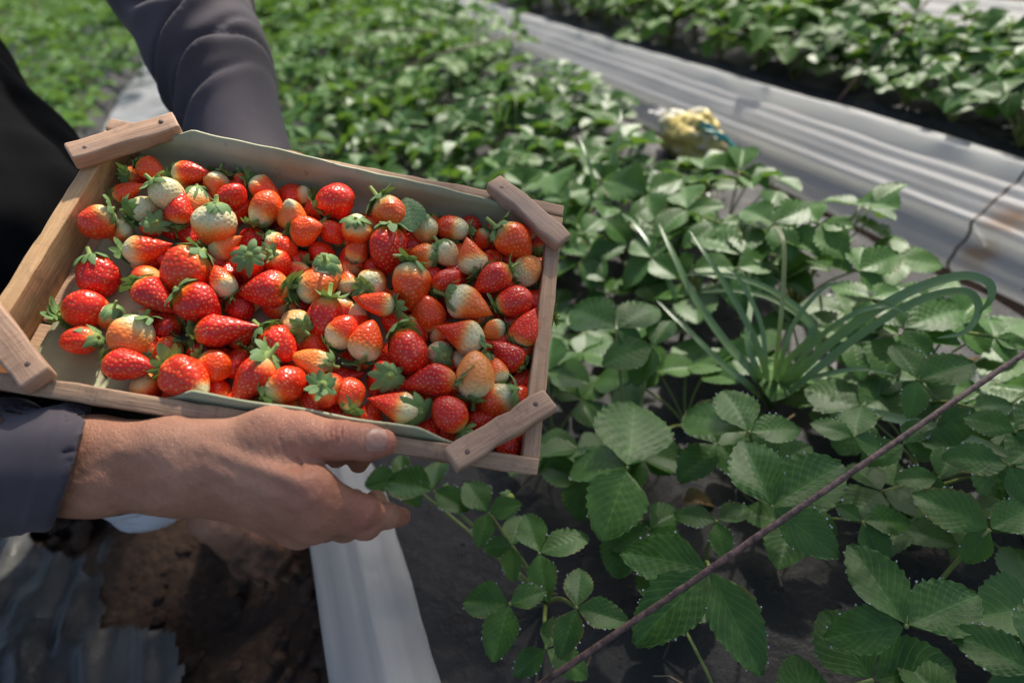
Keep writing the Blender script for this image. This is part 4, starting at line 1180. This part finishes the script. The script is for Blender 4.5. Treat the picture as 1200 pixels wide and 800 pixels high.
def body(P):
    d = smin(ell(P, PEL, (.17, .17, .15)), ell(P, CHE, (.15, .17, .17)), .1)
    d = smin(d, cap(P, PEL, CHE, .13, .14), .06)
    d = smin(d, cap(P, SHR, SHL, .065, .065), .06)
    for a, b, r1, r2 in ((SHR, ELR, .052, .040), (ELR, P3(-120, 556, .475), .040, .033), (SHL, ELL, .052, .040), (ELL, WRL, .040, .040), (WRL, P3(248, 70, .82), .040, .036), (P3(248, 70, .82), P3(300, 200, .745), .036, .030), (HIPR, KNR, .085, .055), (KNR, ANK+np.array([-.01, 0, .09]), .055, .036), (HIPL, KNL, .085, .055), (KNL, ANL, .055, .036)):
        d = smin(d, cap(P, a, b, r1, r2), .03)
    d = smin(d, cap(P, ANL, ANL+np.array([.16, -.10, -.055]), .036, .028), .02)
    d = smin(d, cap(P, (SHR+SHL)/2, HED, .055, .055), .03)
    # head: skull, jaw, brow, nose, lips, ears, eye sockets
    h = smin(ell(P, hp(-.012, 0, .035), (.098, .078, .095), HM), ell(P, hp(.030, 0, -.045), (.062, .056, .075), HM), .03)
    h = smin(h, cap(P, hp(.080, -.028, .016), hp(.080, .028, .016), .012, .012), .012)
    h = smax(h, -ell(P, hp(.094, .030, -.002), (.017, .019, .013), HM), .008); h = smax(h, -ell(P, hp(.094, -.030, -.002), (.017, .019, .013), HM), .008)
    h = smin(h, ell(P, hp(.078, .030, -.003), (.014, .014, .011), HM), .003); h = smin(h, ell(P, hp(.078, -.030, -.003), (.014, .014, .011), HM), .003)
    h = smin(h, cap(P, hp(.086, 0, .008), hp(.104, 0, -.030), .008, .013), .008)
    h = smin(h, cap(P, hp(.086, -.018, -.060), hp(.086, .018, -.060), .007, .007), .004); h = smin(h, cap(P, hp(.084, -.015, -.072), hp(.084, .015, -.072), .007, .007), .004)
    h = smin(h, ell(P, hp(.066, 0, -.098), (.024, .026, .020), HM), .015)
    for s in (-1, 1): h = smin(h, ell(P, hp(-.008, s*.080, -.008), (.020, .009, .032), HM), .006)
    return smin(d, h, .02)
allb = np.array([SHR, SHL, ELR, ELL, WRL, HIPR, HIPL, KNR, KNL, ANL, HED, CHE, ANK])
bv, bf = nets(body, allb.min(0)-.20, allb.max(0)+.20, .0085)

def proj_v(v):
    q = v-O; z = q @ FW; return 600+F*(q @ RT)/z, 400-F*(q @ UP)/z
V = np.concatenate([hv, lv_, fv, bv]); nF = [len(hv), len(lv_), len(fv), len(bv)]; o_ = np.cumsum([0]+nF)
Fs = [tuple(q) for a, b in zip((hf, lf_, ff_, bf), o_) for q in (a+b)]
red = np.zeros(len(V))
for c, r, k in ((P3(448, 519, .440), .016, .9), (P3(398, 514, .435), .018, .7), (P3(425, 606, .445), .02, .7), (P3(368, 580, .422), .022, .5), (P3(470, 605, .48), .014, .8), (P3(350, 515, .43), .03, .4), (P3(372, 600, .424), .02, .4)):
    red = np.maximum(red, k*np.exp(-(np.linalg.norm(V-c, axis=1)/r)**2))
mud = np.zeros(len(V)); i0, i1 = o_[2], o_[3]
mud[i0:i1] = np.clip((.03-fv[:, 2])/.075, 0, 1)
person = thing('person', 'person in mauve grey shirt and black trousers squatting barefoot and holding the crate', 'person', tuple((HIPR+HIPL)/2*np.array([1, 1, 0])+np.array([0, 0, -.13])))
part('body', mesh('body', V, Fs, SKIN, True, {'red': red, 'mud': mud}), person)
bodyo = person.children[0]
# thumb nail
def nailpatch():
    c = P3(441, 515, .447); ax = unit(P3(456, 517, .447)-P3(430, 516, .447)); vw = unit(O-c); sd = unit(np.cross(vw, ax)); nn = np.cross(ax, sd)
    nu, nv = 15, 15; P = []
    for j in range(nv):
        for i in range(nu):
            u = (i/(nu-1)-.5)*2; v = (j/(nv-1)-.5)*2
            sx = .0074*v; sy = .0080*u*(1-.18*max(0, v)**3)*(1-.10*max(0, -v)**3)
            sx *= (1-.22*abs(u)**2.5)
            P.append((sx, sy))
    out = []
    for sx, sy in P:
        q = c+ax*sx+sd*sy
        # march onto the skin from the viewer
        lo_, hi_ = .0, .03
        st0 = q+vw*.03
        for _ in range(40):
            dd = float(hand(st0[None, :].astype(np.float32))[0])
            if dd < .0004: break
            st0 = st0-vw*max(dd*.7, .0001)
        out.append(st0+vw*.0004)
    return mesh('thumb_nail', out, grid_faces(nu, nv), NAILM)
nl = nailpatch(); part('thumb_nail', nl, person)

# ---- hair
def hair(P):
    h = ell(P, hp(-.020, 0, .045), (.104, .086, .100), HM)
    cut = (P-hp(.052, 0, .048).astype(np.float32)) @ unit(FDIR*.8-HUP*.6).astype(np.float32)
    return smax(h+.003*wav(P, 60, 77), cut, .01)
v, f = nets(hair, HED-.16, HED+.18, .006)
part('hair', mesh('hair', v, [tuple(q) for q in f], m_simple('dark brown hair', (.018, .012, .009), .6, .4, 200, .4)), person)

# ---- shirt
CUFA, CUFB = P3(-140, 548, .475), P3(84, 550, .458)
cax = unit(np.cross(P3(105, 492, .458)-P3(62, 612, .458), ray(84, 550)))
if cax @ RT < 0: cax = -cax
cax = cax.astype(np.float32)
def fold(P, a, b, n, amp, seed, phase=0.0, slant=22):
    """soft rings of cloth round a limb, slanted and broken up"""
    ax = unit(np.asarray(b)-a); u = unit(np.cross(ax, [.3, .2, .9])); s = (P-np.asarray(a, np.float32)) @ ax.astype(np.float32)
    side = (P-np.asarray(a, np.float32)) @ u.astype(np.float32)
    L = np.linalg.norm(np.asarray(b)-a)
    w_ = wav(P, 4, seed)
    return -amp*(.5+.5*np.sin(s/L*n*6.28+side*slant+w_*2.2+phase))**1.8*(.6+.6*wav(P, 6, seed+1))
def rsleeve(P):
    r = smin(cap(P, SHR, ELR, .080, .064), cap(P, ELR, CUFA, .062, .052), .03)
    r = smin(r, cap(P, CUFA, CUFB+(CUFB-CUFA)*.2, .052, .0425), .02)+fold(P, CUFA, CUFB, 3.2, .0045, 63)+.0010*wav(P, 26, 64)
    far_cut = (P-P3(84, 550, .458).astype(np.float32)) @ cax+.0015*wav(P, 12, 65)
    r = r-.0012*np.exp(-((far_cut+.016)/.0016)**2)+.0008*np.exp(-((far_cut+.0195)/.0014)**2)
    r = smax(r, far_cut, .003)
    inn = smin(cap(P, ELR, CUFA, .050, .047), cap(P, CUFA, P3(150, 546, .455), .0475, .0385), .01)
    return smax(r, -inn, .0015)
LS1, LS2, LS3 = P3(205, -20, .87), P3(248, 70, .82), P3(300, 235, .735)
def lsleeve(P):
    l = smin(cap(P, SHL, ELL, .092, .092), cap(P, ELL, LS1, .092, .089), .03)
    l = smin(l, cap(P, LS1, LS2, .089, .070), .02); l = smin(l, cap(P, LS2, LS3, .070, .053), .03)
    ax_ = unit(LS3-LS1).astype(np.float32); s = (P-LS2.astype(np.float32)) @ ax_; sd = (P-LS2.astype(np.float32)) @ RT.astype(np.float32)
    # long curved creases sweeping across under the bent elbow
    for k, (o_, sl_, am, cur, c0, ww) in enumerate(((-.105, .45, .007, 6.5, .00, .07), (-.035, -.35, .009, 5.0, -.03, .055), (.020, .75, .012, 4.5, -.03, .08), (.045, .30, .008, 5.0, .035, .045), (.075, .80, .010, 3.0, -.01, .06), (.105, .45, .007, 2.5, .02, .05))):
        q = s-o_+cur*(sd-c0)**2+sl_*(sd-c0)+.008*wav(P, 3.5, 80+k); wn = np.exp(-((sd-c0)/ww)**4)
        l = l+wn*(am*np.exp(-(q/.0080)**2)-.75*am*np.exp(-((q-.020)/.014)**2))
    l = l+.006*wav(P, 3.2, 68)
    return l+.0022*wav(P, 12, 67)
def torso(P):
    t = smin(ell(P, CHE, (.175, .20, .20)), cap(P, PEL+np.array([.02, 0, .06]), CHE, .165, .175), .08)
    t = smin(t, cap(P, SHR, SHL, .085, .085), .06)
    t = smin(t, cap(P, (SHR+SHL)/2, NEK, .085, .072), .04)
    t = smin(t, smin(cap(P, SHL, ELL, .090, .085), cap(P, SHR, ELR, .078, .060), .02), .03)
    return t+.012*wav(P, 4, 61)
sv, sf = [], []; n0 = 0
for fn, pts, pad, h in ((torso, [SHR, SHL, CHE, PEL, ELR*.3+SHR*.7], .24, .009), (rsleeve, [ELR, CUFA, CUFB], .075, .0030), (lsleeve, [ELL, LS1, LS2, LS3], .13, .0042)):
    q = np.array(pts); v, f = nets(fn, q.min(0)-pad, q.max(0)+pad, h); sv.append(v); sf += [tuple(x+n0) for x in f]; n0 += len(v)
part('shirt', mesh('shirt', np.concatenate(sv), sf, SHIRT), person)
# ---- trousers
CUF = P3(178, 572, .86); CUFT = P3(150, 540, .80)
def trousers(P):
    t = ell(P, PEL, (.20, .21, .19))
    for a, b, r1, r2 in ((HIPR, KNR, .115, .085), (KNR, CUFT, .082, .066), (HIPL, P3(-220, -12, .95), .16, .155), (P3(-220, -12, .95), P3(28, 300, .80), .155, .132), (P3(28, 300, .80), ANL, .125, .08)):
        t = smin(t, cap(P, a, b, r1, r2), .03)
    return t+.007*wav(P, 5, 71)+.003*wav(P, 14, 72)
alt = np.array([P3(-220, -12, .95), P3(28, 300, .80), PEL, HIPR, HIPL, KNR, KNL, CUFT, ANL])
v, f = nets(trousers, alt.min(0)-.22, alt.max(0)+.22, .009)
tro = part('trousers', mesh('trousers', v, [tuple(q) for q in f], BLACK), person)
def cuff(P):
    d = cap(P, CUFT, CUF, .060, .062)+.003*wav(P, 16, 74)
    end = (P-CUF.astype(np.float32)) @ unit(CUF-CUFT).astype(np.float32)-.012; d = smax(d, end, .004)
    return smax(d, -cap(P, CUFT, CUF+(CUF-CUFT)*.5, .054, .057), .002)
v, f = nets(cuff, np.minimum(CUF, CUFT)-.10, np.maximum(CUF, CUFT)+.10, .0045)
part('trouser_cuff', mesh('trouser_cuff', v, [tuple(q) for q in f], WHITEC), person)
# ------------------------------------------------------------------ garlic like clumps, hoops, litter
def blade(mb, pts, width, rv=.3, n=36, fold=.14, tw=0.0):
    P = spline(pts, n); T = np.gradient(P, axis=0); nu = 7; v = []; lu = []
    for i in range(n):
        k = i/(n-1); t = unit(T[i]); w_ = width*(min(1, .35+k*3) if k < .25 else 1)*(1-k**3.2)**.7*.5+.0004
        side = unit(np.cross(t, unit(O-P[i])*.6+np.array([0, 0, .4]))); nn = np.cross(side, t)
        if tw: a = tw*k; side, nn = side*math.cos(a)+nn*math.sin(a), nn*math.cos(a)-side*math.sin(a)
        for j in range(nu):
            u = (j/(nu-1)-.5)*2; v.append(P[i]+side*u*w_+nn*abs(u)**1.3*w_*fold); lu.append((u*.5+.5, k, rv))
    mb.add(v, grid_faces(nu, n), 0, luv=lu)
def clump(lab, base, specs):
    b = onz(*base, 0.0); T_ = thing('garlic_plant', lab, 'garlic plant', tuple(b), 'garlic plants growing among the strawberries')
    for pts, wd, rv in specs:
        mb = MB(); q = [tuple(b)]+[tuple(onz(x, y, z)) for x, y, z in pts]
        blade(mb, q, wd, rv); part('blade', mb.mesh('blade', BLADE), T_)
    return T_
clump('large garlic clump with long glossy blades arching over to the right beside the rod', (903, 478), [
 ([(932, 442, .10), (985, 392, .17), (1055, 347, .23), (1120, 324, .25), (1157, 330, .245), (1161, 350, .23), (1146, 368, .21)], .0108, .2),
 ([(934, 452, .10), (1000, 398, .16), (1070, 355, .21), (1128, 341, .225), (1147, 360, .215), (1132, 388, .20), (1098, 396, .19)], .0092, .35),
 ([(896, 430, .09), (872, 372, .15), (835, 310, .20), (808, 270, .22)], .0085, .3),
 ([(918, 430, .09), (950, 395, .14), (942, 368, .16), (900, 338, .18), (850, 322, .19), (800, 322, .18)], .0090, .35),
 ([(920, 440, .09), (958, 412, .12), (948, 380, .15), (905, 350, .165), (860, 340, .17), (822, 342, .165)], .0075, .4),
 ([(885, 440, .09), (850, 400, .12), (812, 345, .16), (790, 300, .19), (772, 262, .21)], .0105, .25),
 ([(878, 452, .08), (840, 420, .11), (800, 380, .13), (770, 352, .14)], .0080, .3),
 ([(910, 420, .12), (917, 350, .20), (919, 290, .245), (912, 268, .25), (903, 266, .245), (899, 276, .235)], .0050, .95),
 ([(890, 440, .09), (876, 400, .13), (880, 350, .15), (872, 322, .17)], .0075, .3),
 ([(928, 436, .11), (960, 396, .17), (1000, 368, .21), (1040, 358, .22), (1068, 372, .20)], .0060, .45),
 ([(914, 430, .11), (930, 380, .17), (962, 340, .21), (985, 330, .22)], .0055, .4),
 ([(898, 436, .10), (892, 380, .16), (868, 330, .21), (850, 312, .22)], .0055, .5),
 ([(922, 452, .08), (962, 440, .12), (1010, 432, .14), (1050, 440, .13)], .0060, .35),
])
clump('single long flat garlic blade lying to the right under the rod', (985, 492), [([(1000, 482, .08), (1060, 492, .11), (1130, 512, .13), (1200, 540, .14), (1260, 568, .13)], .0115, .3)])
clump('thin garlic tuft with bent blades just right of the crate corner', (668, 300), [
 ([(670, 285, .08), (672, 268, .12), (684, 245, .17), (697, 233, .19), (704, 236, .185)], .0075, .6), ([(700, 262, .07), (697, 226, .14), (690, 190, .20), (678, 158, .23)], .0075, .3), ([(712, 240, .08), (718, 190, .15), (726, 150, .20), (728, 128, .22)], .0070, .6)])
clump('garlic tuft whose blades bend down between crate and bent stalk', (800, 385), [
 ([(798, 368, .07), (786, 335, .12), (768, 295, .16), (745, 262, .18), (728, 250, .18)], .0085, .3), ([(812, 372, .07), (820, 340, .10), (822, 318, .13)], .0070, .3)])
for x, y, k in ((640, 110, 0), (560, 70, 1), (470, 60, 2), (500, 115, 3), (585, 140, 4), (430, 95, 5), (385, 85, 6)):
    h = 34 if y > 80 else 24
    clump(['short garlic tuft left of the yellow bag in the middle bed', 'blurred garlic tuft near where the white cover starts', 'blurred garlic tuft left of the thin arching cane', 'garlic tuft in the leaves above the crate liner', 'pale garlic tuft above the top right crate brace', 'blurred garlic tuft right of the sleeve under the cane', 'blurred garlic tuft closest to the sleeve'][k], (x, y+h*.6),
          [([(x-3+4*q, y+h*.2, .10), (x-8+9*q, y-h*.3, .20), (x-16+16*q, y-h*.75, .25), (x-26+24*q, y-h*.7, .24)], .008, rnd.uniform(.2, .7)) for q in range(3)])

def rod(lab, pts, r, grp='hoop rods over the beds', n=80):
    P = spline(pts, n); v, f = tube([tuple(q) for q in P], r*.8, 9)
    v += .0003*np.stack([wav(v, 60, 5+k) for k in range(3)], 1)
    o = link('hoop_rod', mesh('hoop_rod', v, f, ROD)); tag(o, lab, 'rod', grp)
rod('straight rusty purple brown rod slanting across the foreground leaves', [onz(560, 850, -.03), onz(600, 823, .08), onz(640, 797, .16), onz(770, 709, .20), onz(900, 620, .225), onz(1050, 517, .235), onz(1200, 414, .235), onz(1380, 296, .20), onz(1480, 235, .05), onz(1500, 225, -.10)], .0033)
rod('thin blurred brown cane arching over the leaves beside the sleeve', [onz(335, 175, -.02), onz(360, 155, .08), onz(400, 118, .18), onz(480, 76, .26), onz(560, 52, .25), onz(615, 42, .12), onz(628, 45, .0)], .0032)
rod('thin pale hoop arching at the top of the middle bed', [onz(318, 108, -.02), onz(335, 88, .12), onz(380, 55, .26), onz(430, 38, .30), onz(490, 36, .26), onz(530, 42, .05)], .003)
rod('grey hoop slanting up the far bed in the top right', [onz(975, 128, -.05), onz(992, 106, .08), onz(1030, 62, .18), (onz(1085, 5, .26)), onz(1120, -26, .28), onz(1180, -55, .2), onz(1220, -60, 0)], .0028)

# yellow and white sack with a teal edge lying by the cover
def sack():
    c = onz(812, 162, .05); n, m = 72, 44; V_ = []
    for j in range(m):
        a = j/(m-1)*math.pi
        for i in range(n):
            b = i/n*2*math.pi; V_.append((.115*math.sin(a)*math.cos(b), .050*math.sin(a)*math.sin(b), .055*math.cos(a)))
    V_ = np.array(V_); V_ *= (1+.16*wav(V_, 7, 3)+.16*np.abs(wav(V_, 14, 4))-.10*np.abs(wav(V_, 32, 6)))[:, None]
    V_ *= 1.08
    W_ = V_[:, :1]*ROW*-1+V_[:, 1:2]*ACR+V_[:, 2:]*np.array([0, 0, 1.])
    M = Mat('yellow and cream sack', .45); co = M.coord(); M.col(M.mix(M.maprange(M.noise(co, 9, 3), .42, .55), (.55, .52, .40), (.60, .46, .12))); M.bump(M.noise(co, 40, 3), .4, .006)
    o = link('plastic_sack', mesh('plastic_sack', W_+c, grid_faces(n, m, True), M.m)); tag(o, 'crumpled yellow and cream sack lying against the white cover', 'sack')
    pts = [onz(800, 136, .09), onz(815, 142, .10), onz(832, 152, .10), onz(850, 163, .08), onz(864, 176, .05)]
    P = spline(pts, 20); mb = MB(); v = []; nu = 9
    for i, p in enumerate(P):
        t = unit(np.gradient(P, axis=0)[i]); sd = unit(np.cross(t, [0, 0, 1.])); 
        for j in range(nu):
            u = (j/(nu-1)-.5)*2; v.append(p+sd*u*.012+np.array([0, 0, .006*math.sin(i*1.1+u*3)+.004*math.cos(u*5+i)]))
    o = link('tape_strip', mesh('tape_strip', v, grid_faces(nu, len(P)), m_simple('teal plastic', (.01, .19, .17), .4, .2, 90))); tag(o, 'teal plastic strip beside the yellow sack', 'strip')
sack()
def scrap(lab, px, z, r, seed, mat):
    c = onz(*px, z); n, m = 16, 16; v = []
    for j in range(m):
        for i in range(n):
            u, w_ = i/(n-1)*2-1, j/(m-1)*2-1; v.append((u*r*(1-.2*w_*w_), w_*r*.7*(1-.3*u*u), 0))
    v = np.array(v); v[:, 2] = r*.30*wav(v/r, .5, seed)+r*.12*wav(v/r, 1.3, seed+1); a = seed*1.3
    R_ = np.array([[math.cos(a), -math.sin(a), 0], [math.sin(a), math.cos(a), 0], [0, 0, 1]])
    o = link('film_scrap', mesh('film_scrap', v @ R_.T+c, grid_faces(n, m), mat)); tag(o, lab, 'film scrap', 'scraps of white film among the plants')
PALE = m_film_dark('pale film scrap', (.42, .41, .38), (.60, .58, .54), .4)
scrap('white film scrap under the leaves at the right edge where the rod crosses', (1165, 452), .03, .055, 3, PALE)
scrap('white film scrap between leaves above the bent dry stalk', (832, 228), .05, .022, 5, PALE)
scrap('pale film scrap behind the bent dry stalk', (985, 348), .04, .03, 8, PALE)
scrap('pale film scrap at the edge of the bed near the seam', (1035, 335), .03, .03, 6, PALE)
scrap('pale film scrap left of the yellow sack', (770, 132), .05, .025, 9, PALE)
# unripe berries hanging below the crate
for (x, y, lab) in ((592, 577, 'small yellow green unripe berry hanging below the near right crate corner'), (522, 568, 'tiny green bud hanging left of the unripe berry')):
    p = onz(x, y, .10); um = FM[2].copy(); um.materials.clear(); um.materials.append(GREENB); o = link('unripe_berry', um); r = .0085 if x > 550 else .006
    o.matrix_world = Matrix.Translation(Vector(p)) @ Matrix.Rotation(2.6, 4, 'X') @ Matrix.Diagonal((r, r, r*2.1, 1)); o.color = (.05, .3, 0, 1); tag(o, lab, 'unripe berry')
    c = link('calyx', CX[3], o); c.matrix_local = Matrix.Diagonal((.9, .9, .43, 1))
    v, f = tube([tuple(p+np.array([0, 0, .004])), tuple(p+np.array([.006, .010, .022])), tuple(p+np.array([.03, .03, .026])), tuple(p+np.array([.07, .05, -.03])), tuple(p+np.array([.09, .06, -.10]))], .0014, 6, 20)
    s_o = link('stalk', mesh('stalk', v, f, STEM), o); s_o.matrix_local = o.matrix_world.inverted()
